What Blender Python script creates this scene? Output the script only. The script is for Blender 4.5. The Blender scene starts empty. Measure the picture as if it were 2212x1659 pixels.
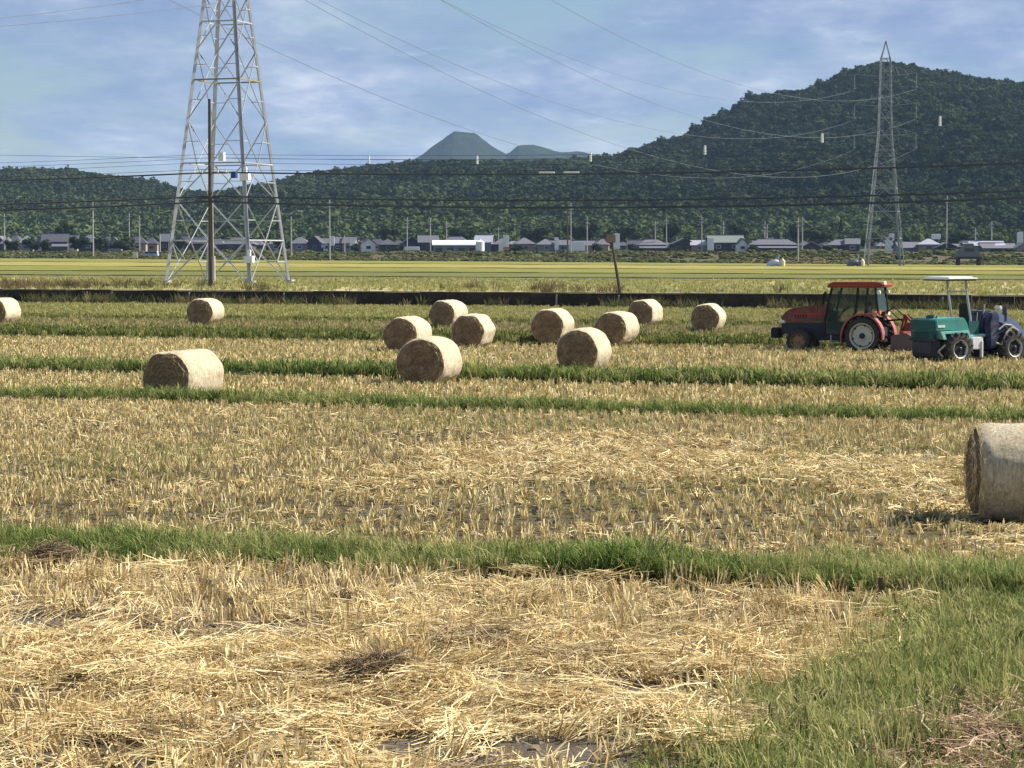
import bpy, bmesh, math, random
import numpy as np
from mathutils import Vector, Matrix, noise as mnoise
random.seed(7); RNG = np.random.default_rng(11)
S = bpy.context.scene
R = math.radians
# ------------------------------------------------------------------ camera
F = 4920.0; HZ = 548.0; CX = 1106.0; CAMZ = 3.2           # focal length in 2212-px units, horizon row
cd = bpy.data.cameras.new('camera'); cam = bpy.data.objects.new('camera', cd); S.collection.objects.link(cam)
cd.sensor_width = 36; cd.lens = F / 2212 * 36
cam.location = (0, 0, CAMZ); cam.rotation_euler = (R(90) - math.atan((829.5 - HZ) / F), 0, 0)
cd.clip_start = 0.5; cd.clip_end = 30000
S.camera = cam
# ------------------------------------------------------------------ light
SUN_EL = 41.0; SUN_AZ = 75.0                               # azimuth from +Y towards +X
w = bpy.data.worlds.new('World'); S.world = w; w.use_nodes = True
nt = w.node_tree; nt.nodes.clear(); N = nt.nodes.new; L = nt.links.new
out = N('ShaderNodeOutputWorld'); bg = N('ShaderNodeBackground'); bg.inputs[1].default_value = 0.05
sky = N('ShaderNodeTexSky'); sky.sky_type = 'NISHITA'; sky.sun_disc = False
sky.sun_elevation = R(SUN_EL); sky.sun_rotation = R(SUN_AZ); sky.altitude = 0
sky.air_density = 1.0; sky.dust_density = 0.2; sky.ozone_density = 4.0
tc = N('ShaderNodeTexCoord'); sep = N('ShaderNodeSeparateXYZ'); L(tc.outputs['Generated'], sep.inputs[0])
def wmath(op, a, b=None):
    m = N('ShaderNodeMath'); m.operation = op
    for i, v in enumerate((a, b)):
        if v is None: continue
        if isinstance(v, (int, float)): m.inputs[i].default_value = v
        else: L(v, m.inputs[i])
    return m.outputs[0]
zz = wmath('ADD', wmath('MAXIMUM', sep.outputs[2], 0.0), 0.15)
comb = N('ShaderNodeCombineXYZ')
L(wmath('DIVIDE', sep.outputs[0], zz), comb.inputs[0]); L(wmath('DIVIDE', sep.outputs[1], zz), comb.inputs[1])
def wnoise(scale, detail, rough, off, sx=1.0):
    mp = N('ShaderNodeMapping'); L(comb.outputs[0], mp.inputs[0]); mp.inputs['Location'].default_value = off
    mp.inputs['Scale'].default_value = (sx, 1, 1)
    n = N('ShaderNodeTexNoise'); L(mp.outputs[0], n.inputs[0])
    n.inputs['Scale'].default_value = scale; n.inputs['Detail'].default_value = detail; n.inputs['Roughness'].default_value = rough
    return n.outputs[0]
def wramp(fac, stops):
    r = N('ShaderNodeValToRGB'); L(fac, r.inputs[0]); e = r.color_ramp.elements
    while len(e) < len(stops): e.new(0.5)
    for k, (p, c) in enumerate(stops): e[k].position = p; e[k].color = (c, c, c, 1) if not hasattr(c, '__len__') else (*c, 1)
    return r.outputs[0]
mask = wramp(wnoise(1.0, 8, 0.58, (3.1, 1.7, 0), 1.5), [(0.38, 0.05), (0.48, 0.7), (0.6, 0.97)])
shade = wramp(wnoise(2.0, 8, 0.62, (9.3, 4.2, 2), 1.5), [(0.32, (2.2, 3.3, 5.9)), (0.46, (3.2, 4.2, 6.6)), (0.56, (4.5, 5.4, 7.5)), (0.68, (7.4, 7.9, 9.4))])
wisp = wramp(wnoise(5.0, 6, 0.6, (5.5, 8.1, 1), 1.0), [(0.62, 0.0), (0.78, 0.4)])
mask = wmath('MAXIMUM', mask, 0.0)
mx = N('ShaderNodeMix'); mx.data_type = 'RGBA'; L(mask, mx.inputs['Factor']); L(sky.outputs[0], mx.inputs['A']); L(shade, mx.inputs['B'])
mw = N('ShaderNodeMix'); mw.data_type = 'RGBA'; L(wisp, mw.inputs['Factor']); L(mx.outputs['Result'], mw.inputs['A']); mw.inputs['B'].default_value = (9.0, 9.8, 11.5, 1)
L(mw.outputs['Result'], bg.inputs[0]); L(bg.outputs[0], out.inputs[0])
sl = bpy.data.lights.new('sun', 'SUN'); sl.energy = 5.0; sl.angle = R(0.53); sl.color = (1.0, 0.93, 0.80)
so = bpy.data.objects.new('sun', sl); S.collection.objects.link(so)
sd = Vector((math.sin(R(SUN_AZ)) * math.cos(R(SUN_EL)), math.cos(R(SUN_AZ)) * math.cos(R(SUN_EL)), math.sin(R(SUN_EL))))
so.rotation_euler = sd.to_track_quat('Z', 'Y').to_euler(); so.location = (60, 10, 80)
S.view_settings.view_transform = 'Standard'; S.view_settings.look = 'None'; S.view_settings.gamma = 1
S.view_settings.exposure = 0.95; S.view_settings.use_curve_mapping = False
S.render.engine = 'CYCLES'; S.cycles.filter_width = 1.45
S.cycles.volume_bounces = 0; S.cycles.max_bounces = 6; S.cycles.transparent_max_bounces = 8

# ------------------------------------------------------------------ helpers
COL = S.collection
def vec_noise(x, y, f=1.0, seed=0.0, oct=3):
    x = np.atleast_1d(np.asarray(x, float)); y = np.atleast_1d(np.asarray(y, float)); r = np.zeros(x.shape); a = 1.0; tot = 0
    def h(ix, iy, s):
        n = np.sin(ix * 127.1 + iy * 311.7 + s * 74.7) * 43758.5453; return n - np.floor(n)
    for o in range(oct):
        X = x * f + seed * 13.7 + o * 5.2; Y = y * f - seed * 7.3 + o * 1.3
        ix = np.floor(X); iy = np.floor(Y); fx = X - ix; fy = Y - iy; fx = fx * fx * (3 - 2 * fx); fy = fy * fy * (3 - 2 * fy)
        v = (h(ix, iy, seed) * (1 - fx) + h(ix + 1, iy, seed) * fx) * (1 - fy) + (h(ix, iy + 1, seed) * (1 - fx) + h(ix + 1, iy + 1, seed) * fx) * fy
        r += a * v; tot += a; a *= 0.5; f *= 2
    return r / tot                                         # 0..1
def sstep(a, b, t):
    t = np.clip((t - a) / (b - a), 0, 1); return t * t * (3 - 2 * t)

class Mat:
    def __init__(s, name, rough=0.8, metal=0.0, spec=0.3):
        s.m = bpy.data.materials.new(name); s.m.use_nodes = True; s.t = s.m.node_tree
        s.b = s.t.nodes['Principled BSDF']; s.b.inputs['Roughness'].default_value = rough; s.b.inputs['Metallic'].default_value = metal
        s.b.inputs['Specular IOR Level'].default_value = spec
    def n(s, k): return s.t.nodes.new(k)
    def l(s, a, b): s.t.links.new(a, b)
    def noise(s, scale, detail=4, rough=0.6, sc=(1, 1, 1), coord='Object', kind='ShaderNodeTexNoise'):
        c = s.n('ShaderNodeTexCoord'); m = s.n('ShaderNodeMapping'); m.inputs['Scale'].default_value = sc
        s.l(c.outputs[coord], m.inputs[0]); t = s.n(kind); s.l(m.outputs[0], t.inputs[0]); t.inputs['Scale'].default_value = scale
        if kind == 'ShaderNodeTexNoise': t.inputs['Detail'].default_value = detail; t.inputs['Roughness'].default_value = rough
        return t.outputs[0]
    def ramp(s, fac, stops):
        r = s.n('ShaderNodeValToRGB'); s.l(fac, r.inputs[0]); e = r.color_ramp.elements
        while len(e) < len(stops): e.new(0.5)
        for k, (p, c) in enumerate(stops): e[k].position = p; e[k].color = (*c, 1)
        return r.outputs[0]
    def mix(s, fac, a, b, mode='MIX'):
        m = s.n('ShaderNodeMix'); m.data_type = 'RGBA'; m.blend_type = mode
        for k, v in (('Factor', fac), ('A', a), ('B', b)):
            if isinstance(v, (int, float)): m.inputs[k].default_value = v
            elif isinstance(v, tuple): m.inputs[k].default_value = (*v, 1)
            else: s.l(v, m.inputs[k])
        return m.outputs['Result']
    def color(s, c):
        if isinstance(c, tuple): s.b.inputs['Base Color'].default_value = (*c, 1)
        else: s.l(c, s.b.inputs['Base Color'])
        return s
    def bump(s, h, strength=0.5, dist=0.02):
        b = s.n('ShaderNodeBump'); b.inputs['Strength'].default_value = strength; b.inputs['Distance'].default_value = dist
        s.l(h, b.inputs['Height']); s.l(b.outputs[0], s.b.inputs['Normal']); return s
def flat(name, c, rough=0.6, metal=0.0, var=0.18, scale=6.0, spec=0.3):
    m = Mat(name, rough, metal, spec); d = tuple(v * (1 - var) for v in c); u = tuple(min(1, v * (1 + var)) for v in c)
    m.color(m.ramp(m.noise(scale, 6, 0.7), [(0.3, d), (0.7, u)])); m.bump(m.noise(scale * 6, 4), 0.15, 0.01)
    return m.m
def blade(name, stops, trans=0.35, hue_mix=None):
    """thin plant matter: per-copy random colour, an optional second ramp blended in by the 'hue' attribute of the point it grows on"""
    m = bpy.data.materials.new(name); m.use_nodes = True; t = m.node_tree; t.nodes.clear(); n = t.nodes.new; l = t.links.new
    o = n('ShaderNodeOutputMaterial'); d = n('ShaderNodeBsdfDiffuse'); tr = n('ShaderNodeBsdfTranslucent'); mi = n('ShaderNodeMixShader')
    mi.inputs[0].default_value = trans; l(d.outputs[0], mi.inputs[1]); l(tr.outputs[0], mi.inputs[2]); l(mi.outputs[0], o.inputs[0])
    oi = n('ShaderNodeObjectInfo'); at = n('ShaderNodeAttribute'); at.attribute_name = 'tone'; at.attribute_type = 'GEOMETRY'
    ad = n('ShaderNodeMath'); ad.operation = 'ADD'; l(oi.outputs['Random'], ad.inputs[0]); l(at.outputs['Fac'], ad.inputs[1])
    fr = n('ShaderNodeMath'); fr.operation = 'FRACT'; l(ad.outputs[0], fr.inputs[0])
    def ramp(st):
        r = n('ShaderNodeValToRGB'); l(fr.outputs[0], r.inputs[0]); e = r.color_ramp.elements
        while len(e) < len(st): e.new(0.5)
        for k, (p, c) in enumerate(st): e[k].position = p; e[k].color = (*c, 1)
        return r.outputs[0]
    c = ramp(stops)
    if hue_mix:
        hu = n('ShaderNodeAttribute'); hu.attribute_name = 'hue'; hu.attribute_type = 'INSTANCER'
        mx = n('ShaderNodeMix'); mx.data_type = 'RGBA'; l(hu.outputs['Fac'], mx.inputs['Factor']); l(c, mx.inputs['A']); l(ramp(hue_mix), mx.inputs['B']); c = mx.outputs['Result']
    l(c, d.inputs[0]); l(c, tr.inputs[0]); return m

def mesh_obj(name, verts, faces, mat=None, parent=None, smooth=False, tone=None, fmats=None):
    me = bpy.data.meshes.new(name); me.from_pydata([tuple(v) for v in verts], [], [tuple(f) for f in faces])
    if mat is not None:
        for m_ in (mat if isinstance(mat, (list, tuple)) else [mat]): me.materials.append(m_)
    if fmats is not None: me.polygons.foreach_set('material_index', fmats)
    if smooth: me.polygons.foreach_set('use_smooth', [True] * len(me.polygons))
    if tone is not None:
        a = me.attributes.new('tone', 'FLOAT', 'POINT'); a.data.foreach_set('value', tone)
    me.update(); o = bpy.data.objects.new(name, me); COL.objects.link(o)
    if parent is not None: o.parent = parent
    return o
def tag(o, label=None, cat=None, group=None, kind=None):
    if label: o['label'] = label
    if cat: o['category'] = cat
    if group: o['group'] = group
    if kind: o['kind'] = kind
    return o
def thing(name, loc, label, cat, rz=0.0, group=None):
    o = bpy.data.objects.new(name, None); COL.objects.link(o); o.location = loc; o.rotation_euler = (0, 0, rz); o.empty_display_size = 0.3
    return tag(o, label, cat, group)

class MB:
    """collects simple shapes and links them as one mesh"""
    def __init__(s): s.v = []; s.f = []
    def add(s, v, f):
        b = len(s.v); s.v += [tuple(p) for p in v]; s.f += [tuple(i + b for i in q) for q in f]; return s
    def box(s, c, d, rz=0.0, M=None):
        x, y, z = d[0] / 2, d[1] / 2, d[2] / 2
        v = [Vector((i * x, j * y, k * z)) for k in (-1, 1) for j in (-1, 1) for i in (-1, 1)]
        r = Matrix.Rotation(rz, 3, 'Z') if M is None else M
        v = [r @ p + Vector(c) for p in v]
        return s.add(v, [(0, 2, 3, 1), (4, 5, 7, 6), (0, 1, 5, 4), (2, 6, 7, 3), (0, 4, 6, 2), (1, 3, 7, 5)])
    def bar(s, a, b, w, h=None, angle=False):
        a = Vector(a); b = Vector(b); d = b - a; ln = d.length; h = h or w
        M = d.normalized().to_track_quat('Z', 'Y').to_matrix()
        if not angle: return s.box((a + b) / 2, (w, h, ln), M=M)
        t = w * 0.18                                     # an L-section
        s.box((a + b) / 2 + M @ Vector((0, -w / 2 + t / 2, 0)), (w, t, ln), M=M)
        return s.box((a + b) / 2 + M @ Vector((-w / 2 + t / 2, t / 2 + 0.001, 0)), (t, w - t, ln), M=M)
    def tube(s, pts, r, n=8, closed_ends=True):
        pts = [Vector(p) for p in pts]; rs = r if hasattr(r, '__len__') else [r] * len(pts); b = len(s.v)
        up = Vector((0, 0, 1))
        for i, p in enumerate(pts):
            d = (pts[min(i + 1, len(pts) - 1)] - pts[max(i - 1, 0)]).normalized()
            u = d.cross(up if abs(d.z) < 0.95 else Vector((1, 0, 0))).normalized(); v = d.cross(u)
            for k in range(n):
                a = 2 * math.pi * k / n; s.v.append(tuple(p + (u * math.cos(a) + v * math.sin(a)) * rs[i]))
        for i in range(len(pts) - 1):
            for k in range(n): s.f.append((b + i * n + k, b + i * n + (k + 1) % n, b + (i + 1) * n + (k + 1) % n, b + (i + 1) * n + k))
        if closed_ends: s.f.append(tuple(b + k for k in reversed(range(n)))); s.f.append(tuple(b + (len(pts) - 1) * n + k for k in range(n)))
        return s
    def prism(s, poly, y0, y1):
        """a side outline in x,z pushed from y0 to y1"""
        n = len(poly); v = [(x, y0, z) for x, z in poly] + [(x, y1, z) for x, z in poly]
        f = [tuple(range(n)), tuple(reversed(range(n, 2 * n)))] + [(i, (i + 1) % n + 0, (i + 1) % n + n, i + n)[::-1] for i in range(n)]
        return s.add(v, f)
    def lathe(s, prof, n=32, c=(0, 0, 0), closed=True):
        """profile (radius, y) spun round the y axis through c"""
        m = len(prof); v = []
        for k in range(n):
            a = 2 * math.pi * k / n
            for r, y in prof: v.append((c[0] + r * math.cos(a), c[1] + y, c[2] + r * math.sin(a)))
        f = []
        for k in range(n):
            for j in range(m - 1 if not closed else m):
                j2 = (j + 1) % m; k2 = (k + 1) % n; f.append((k * m + j, k * m + j2, k2 * m + j2, k2 * m + j))
        return s.add(v, f)
    def build(s, name, mat, parent=None, bevel=0.0, smooth=False, seg=2):
        o = mesh_obj(name, s.v, s.f, mat, parent, smooth)
        bm = bmesh.new(); bm.from_mesh(o.data); bmesh.ops.recalc_face_normals(bm, faces=bm.faces)
        if bevel > 0: bmesh.ops.bevel(bm, geom=[e for e in bm.edges if e.calc_face_angle(0) > 0.5], offset=bevel, segments=seg, affect='EDGES', clamp_overlap=True)
        bm.to_mesh(o.data); bm.free()
        if smooth or bevel > 0: o.data.set_sharp_from_angle(angle=R(38))
        return o

# ------------------------------------------------------------------ terrain
K = 0.36                                                  # field edges run along v = y + K x
def terrain(x, y):
    x = np.asarray(x, float); y = np.asarray(y, float); v = y + K * x
    z = 0.03 * (vec_noise(x, y, 0.35, 3).reshape(x.shape) - 0.5)
    edge = 0.18 * (vec_noise(x, y * 0, 0.5, 5).reshape(x.shape) - 0.5)
    for a, b, h in ((22.1, 23.3, 0.06), (45.9, 47.1, 0.08), (58.0, 59.9, 0.08)):
        z = z + h * sstep(a + edge - 0.1, a + 0.3 + edge, v) * (1 - sstep(b + edge - 0.35, b + edge + 0.2, v))
    z = z - 0.05 * rut(x, y)
    verge = sstep(-0.25, 0.5, verge_d(x, y)); z = z + 0.06 * verge * (1 - sstep(22.0, 23.3, v))
    z = z * (1 - sstep(134, 137, v)) + (0.10 * sstep(81.2, 81.5, v) + 0.08 * sstep(98.9, 99.3, v)) * (1 - sstep(108, 134, v)) - 0.06 * sstep(120, 136, v)
    z = z - 0.13 * sstep(47.0, 47.4, v) * (1 - sstep(57.7, 58.0, v)) - 0.11 * sstep(59.8, 60.4, v) * (1 - sstep(81.2, 81.4, v))
    zf = np.clip(0.95 - 0.0057 * x, -0.4, 2.4)
    t = np.clip((v - 138) / (560 - 138), 0, 1)
    zb = 0.84 + t * (zf - 0.84)
    zb = zb + sstep(572, 700, v) * (3.4 - zf) + sstep(700, 1100, v) * 3
    return np.where(v > 138.3, zb, z)
def rut(x, y):
    """1 in the wheel tracks a tractor left across the second field"""
    x = np.asarray(x, float); y = np.asarray(y, float); v = y + K * x; q = np.zeros_like(v)
    for c0, sl_, am in ((31.0, .10, .5), (38.6, -.04, .35), (27.2, .22, .3)):
        c_ = c0 + sl_ * x + am * np.sin(x * .45 + c0)
        for o_ in (-.62, .62): q = np.maximum(q, np.exp(-((v - c_ - o_) / .16) ** 2))
    return q * sstep(24, 25, v) * (1 - sstep(44.5, 45.5, v))
def lev_shift(x): return 0.22 + 0.13 * np.clip(x, -7, 0)
def verge_d(x, y):
    """distance inside the grassy verge at the lower right (positive on the grass)"""
    ys = [0, 13.0, 14.2, 15.6, 17.0, 18.5, 19.8, 21.2, 22.4, 24]; xs = [.3, 0.85, 1.15, 1.6, 2.3, 3.0, 3.4, 3.8, 4.1, 4.2]
    b = np.interp(y, ys, xs); wob = 0.5 * (vec_noise(x, y, 1.1, 9).reshape(np.shape(x)) - 0.5)
    return (np.asarray(x, float) - b + wob) * 0.8
def tz(x, y): return float(terrain(np.array([x]), np.array([y]))[0])
def gp(px, py):
    """where the sight line through a photo point (2212-px units) meets the ground"""
    ax = (px - CX) / F; az = (HZ - py) / F; last = None
    for d in np.concatenate([np.arange(10, 160, 0.05), np.arange(160, 1300, 0.5)]):
        if CAMZ + az * d <= tz(ax * d, d): return (ax * d, float(d), tz(ax * d, d))
    return (ax * 800, 800.0, tz(ax * 800, 800))
def at(px, d, py=None, z=None): return ((px - CX) / F * d, d, z if z is not None else CAMZ + (HZ - py) / F * d)

def strip(name, v0, v1, nv, mat, zoff=0.0, wob=0.0, dx=0.25, label=None):
    ends = []
    half = 0.30 * v1 + 14; n = max(24, int(2 * half / dx)); inner = np.linspace(-half, half, n)
    outer = half * np.array([1.3, 1.8, 2.6, 4, 7, 12, 20, 40]); outer = outer[outer < 2600]
    xs = np.concatenate([-outer[::-1], inner, outer]); vs = np.linspace(v0, v1, nv)
    X, V = np.meshgrid(xs, vs); W = np.zeros_like(X)
    if wob:
        wv = wob * (vec_noise(X.ravel(), X.ravel() * 0, 0.5, 5).reshape(X.shape) - 0.5); W = wv
    Y = V - K * X + W; Z = terrain(X.ravel(), Y.ravel()).reshape(X.shape) + zoff
    nx = len(xs); f = [(i * nx + j, i * nx + j + 1, (i + 1) * nx + j + 1, (i + 1) * nx + j) for i in range(nv - 1) for j in range(nx - 1)]
    o = mesh_obj(name, np.stack([X, Y, Z], -1).reshape(-1, 3), f, mat, smooth=True)
    return tag(o, kind='structure', label=label)

def soil_mat(name, stops, stops2, sc=3.0, patch=0.25, bump=0.6, sxy=(1, 1, 1)):
    m = Mat(name, 0.95, 0, 0.1)
    fine = m.ramp(m.noise(sc * 9, 8, 0.75, sxy), stops); coarse = m.ramp(m.noise(sc * 9, 8, 0.75, sxy), stops2)
    pf = m.ramp(m.noise(patch, 5, 0.6), [(0.4, (0, 0, 0)), (0.6, (1, 1, 1))])
    m.color(m.mix(pf, fine, coarse)); m.bump(m.noise(sc * 12, 8, 0.8), bump, 0.05); return m.m
M_field1 = soil_mat('straw_litter_soil', [(0.3, (0.04, 0.030, 0.021)), (0.5, (0.10, 0.078, 0.05)), (0.72, (0.24, 0.185, 0.11))],
                    [(0.3, (0.08, 0.072, 0.065)), (0.6, (0.17, 0.15, 0.13)), (0.8, (0.30, 0.26, 0.2))], 5, 0.9)
M_field2 = soil_mat('stubble_soil', [(0.32, (0.035, 0.026, 0.016)), (0.52, (0.09, 0.068, 0.042)), (0.72, (0.28, 0.21, 0.13))],
                    [(0.32, (0.05, 0.045, 0.02)), (0.55, (0.11, 0.10, 0.05)), (0.75, (0.26, 0.22, 0.12))], 3, 0.22)
M_levee = soil_mat('levee_turf', [(0.3, (0.03, 0.045, 0.012)), (0.6, (0.055, 0.08, 0.022)), (0.8, (0.10, 0.12, 0.04))],
                   [(0.3, (0.05, 0.045, 0.02)), (0.7, (0.09, 0.09, 0.035))], 3, 0.6)
M_green = soil_mat('green_stubble_soil', [(0.3, (0.13, 0.14, 0.04)), (0.55, (0.22, 0.225, 0.075)), (0.75, (0.34, 0.32, 0.13))],
                   [(0.3, (0.11, 0.10, 0.045)), (0.55, (0.19, 0.16, 0.075)), (0.75, (0.28, 0.23, 0.11))], 1.2, 0.05)
M_green2 = soil_mat('green_brown_soil', [(0.3, (0.09, 0.08, 0.035)), (0.55, (0.17, 0.15, 0.07)), (0.75, (0.28, 0.24, 0.12))], [(0.3, (0.10, 0.08, 0.04)), (0.7, (0.22, 0.18, 0.10))], 1.2, 0.05)
M_olive = soil_mat('pale_olive_field_soil', [(0.3, (0.30, 0.26, 0.13)), (0.55, (0.42, 0.365, 0.20)), (0.75, (0.52, 0.46, 0.27))],
                   [(0.3, (0.10, 0.11, 0.04)), (0.55, (0.16, 0.16, 0.07)), (0.75, (0.22, 0.20, 0.09))], 0.6, 0.02)
def rice_mat(name, a, b, c):
    m = Mat(name, 0.9, 0, 0.1); m.color(m.ramp(m.noise(0.5, 8, 0.75, (0.25, 1, 1)), [(0.35, a), (0.5, b), (0.68, c)])); m.bump(m.noise(4, 6, 0.7), 0.6, 0.3); return m.m
M_rice_y = rice_mat('ripe_rice', (0.20, 0.18, 0.05), (0.29, 0.255, 0.075), (0.38, 0.33, 0.12))
M_rice_o = rice_mat('olive_rice', (0.13, 0.14, 0.03), (0.20, 0.195, 0.045), (0.27, 0.25, 0.07))
M_rice_g = rice_mat('green_rice', (0.10, 0.11, 0.035), (0.15, 0.155, 0.05), (0.20, 0.19, 0.07))
M_brown = rice_mat('brown_weeds', (0.12, 0.105, 0.05), (0.17, 0.145, 0.07), (0.22, 0.19, 0.10))
M_bank = soil_mat('weedy_bank_soil', [(0.3, (0.045, 0.06, 0.02)), (0.55, (0.08, 0.09, 0.035)), (0.75, (0.13, 0.12, 0.06))],
                  [(0.3, (0.07, 0.06, 0.035)), (0.7, (0.14, 0.11, 0.07))], 0.4, 0.03)

g = MB().add([(-6400, -280, -0.9), (6400, -280, -0.9), (6400, 8900, -0.9), (-6400, 8900, -0.9)], [(0, 1, 2, 3)]).build('ground', M_bank)
tag(g, kind='structure')
strip('near_straw_field', -60, 22.05, 110, M_field1, 0, 0.0, 0.2)
strip('near_grass_levee', 22.05, 23.3, 16, M_levee, 0, 0.0, 0.12)
strip('stubble_field', 23.3, 45.8, 60, M_field2, 0, 0.0, 0.4)
strip('grass_levee', 45.8, 47.1, 12, M_levee, 0, 0.0, 0.3)
strip('narrow_stubble_field', 47.1, 57.9, 14, M_field2, 0, 0.0, 0.5)
strip('second_grass_levee', 57.9, 59.9, 12, M_levee, 0, 0.0, 0.4)
strip('far_stubble_field', 59.9, 81.3, 14, M_field2, 0, 0.0, 1)
strip('green_stubble_field', 81.3, 99.0, 12, M_green2, 0, 0.0, 1)
strip('yellow_green_field', 99.0, 138.0, 24, M_green, 0, 0.0, 2)
strip('olive_field', 138.3, 205, 12, M_olive, 0, 0.0, 5)
strip('brown_margin', 205, 222, 4, M_brown, 0, 0.0, 8)
def slab(name, v0, v1, mat, h, x0=None, x1=None):
    """a standing crop: raised top with a face towards the camera"""
    half = 0.30 * v1 + 30; xs = np.linspace(-half if x0 is None else x0, half if x1 is None else x1, 160)
    rows = [(v0, 0.02), (v0 + 0.05, h * 0.9), (v0 + 0.6, h)] + [(v, h) for v in np.linspace(v0 + 4, v1 - 1, 12)] + [(v1, 0.02)]
    vv = []
    for v, hh in rows:
        y = v - K * xs; n = vec_noise(xs, y * 3, 0.15, 2) - 0.5; z = terrain(xs, y + 0.001) + hh + n * 0.12 * (hh > 0.1)
        vv += list(zip(xs, y, z))
    nx = len(xs); f = [(i * nx + j, i * nx + j + 1, (i + 1) * nx + j + 1, (i + 1) * nx + j) for i in range(len(rows) - 1) for j in range(nx - 1)]
    return tag(mesh_obj(name, vv, f, mat, smooth=True), kind='structure')
slab('green_rice_field', 222, 262, M_rice_g, 0.12)
slab('olive_rice_field', 265, 330, M_rice_o, 0.2)
slab('ripe_rice_field', 336, 430, M_rice_y, 0.25)
slab('olive_rice_field', 434, 556, M_rice_o, 0.3)
strip('paddy_soil', 221, 560, 18, M_brown, 0, 0.0, 12)
strip('weedy_bank', 560, 720, 20, M_bank, 0, 0.0, 12)
strip('village_ground', 720, 1700, 16, M_bank, 0, 0.0, 20)

# the retaining wall of the canal, in shade, behind the bales
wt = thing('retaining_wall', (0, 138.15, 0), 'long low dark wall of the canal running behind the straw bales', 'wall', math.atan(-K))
M_wall = soil_mat('shade_dark_concrete', [(0.3, (0.035, 0.025, 0.019)), (0.6, (0.08, 0.058, 0.043)), (0.8, (0.16, 0.125, 0.09))], [(0.3, (0.02, 0.016, 0.012)), (0.7, (0.05, 0.04, 0.025))], 0.5, 0.4)  # shade of the wall face is put into the dark brown colour, mottled with stains
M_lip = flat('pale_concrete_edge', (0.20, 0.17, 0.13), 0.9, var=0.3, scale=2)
c = math.cos(math.atan(K))
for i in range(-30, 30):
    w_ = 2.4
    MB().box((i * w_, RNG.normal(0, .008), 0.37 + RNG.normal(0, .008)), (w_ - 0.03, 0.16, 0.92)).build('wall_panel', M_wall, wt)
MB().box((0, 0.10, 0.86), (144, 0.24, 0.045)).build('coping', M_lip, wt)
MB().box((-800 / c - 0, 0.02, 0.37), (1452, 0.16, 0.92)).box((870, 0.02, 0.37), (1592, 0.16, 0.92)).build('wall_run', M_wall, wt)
mpost = flat('pale_stake', (0.35, 0.32, 0.26), 0.9)
for px in (176, 231, 402, 610, 1205, 1340, 2045):
    x, y = (px - CX) / F * 137.0, 137.0; y -= K * x * 0.93; x = (px - CX) / F * y
    MB().box((0, 0, 0.36), (0.09, 0.07, 0.78)).build('post', mpost, wt).location = (x / c, -0.16, 0.0)

# ------------------------------------------------------------------ instancing of uncountable growth
def source(name, verts, faces, mat, tone=None, smooth=False):
    me = bpy.data.meshes.new(name); me.from_pydata([tuple(v) for v in verts], [], faces)
    for m_ in (mat if isinstance(mat, list) else [mat]): me.materials.append(m_)
    if tone is not None:
        a = me.attributes.new('tone', 'FLOAT', 'POINT'); a.data.foreach_set('value', tone)
    if smooth: me.polygons.foreach_set('use_smooth', [True] * len(me.polygons))
    me.update(); return bpy.data.objects.new(name, me)
def scatter(name, srcs, P, rot, scl, hue=None, label=None):
    n = len(P); col = bpy.data.collections.new(name + '_kinds')
    for s_ in srcs: col.objects.link(s_)
    me = bpy.data.meshes.new(name); me.vertices.add(n); me.vertices.foreach_set('co', np.asarray(P, np.float32).ravel())
    a = me.attributes.new('rot', 'FLOAT_VECTOR', 'POINT'); a.data.foreach_set('vector', np.asarray(rot, np.float32).ravel())
    a = me.attributes.new('scl', 'FLOAT_VECTOR', 'POINT'); a.data.foreach_set('vector', np.asarray(scl, np.float32).ravel())
    a = me.attributes.new('idx', 'INT', 'POINT'); a.data.foreach_set('value', RNG.integers(0, len(srcs), n).astype(np.int32))
    a = me.attributes.new('hue', 'FLOAT', 'POINT'); a.data.foreach_set('value', np.asarray(hue if hue is not None else np.zeros(n), np.float32))
    me.update(); o = bpy.data.objects.new(name, me); COL.objects.link(o)
    ng = bpy.data.node_groups.new(name, 'GeometryNodeTree')
    ng.interface.new_socket('Geometry', in_out='INPUT', socket_type='NodeSocketGeometry'); ng.interface.new_socket('Geometry', in_out='OUTPUT', socket_type='NodeSocketGeometry')
    gi = ng.nodes.new('NodeGroupInput'); go = ng.nodes.new('NodeGroupOutput'); ip = ng.nodes.new('GeometryNodeInstanceOnPoints')
    ci = ng.nodes.new('GeometryNodeCollectionInfo'); ci.inputs['Collection'].default_value = col
    ci.inputs['Separate Children'].default_value = True; ci.inputs['Reset Children'].default_value = True
    def na(nm, ty):
        q = ng.nodes.new('GeometryNodeInputNamedAttribute'); q.data_type = ty; q.inputs['Name'].default_value = nm; return q.outputs['Attribute']
    l = ng.links.new; l(gi.outputs[0], ip.inputs['Points']); l(ci.outputs[0], ip.inputs['Instance']); ip.inputs['Pick Instance'].default_value = True
    l(na('idx', 'INT'), ip.inputs['Instance Index']); l(na('rot', 'FLOAT_VECTOR'), ip.inputs['Rotation']); l(na('scl', 'FLOAT_VECTOR'), ip.inputs['Scale'])
    l(ip.outputs[0], go.inputs[0]); md = o.modifiers.new('growth', 'NODES'); md.node_group = ng
    return tag(o, label=label, kind='stuff')

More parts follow.
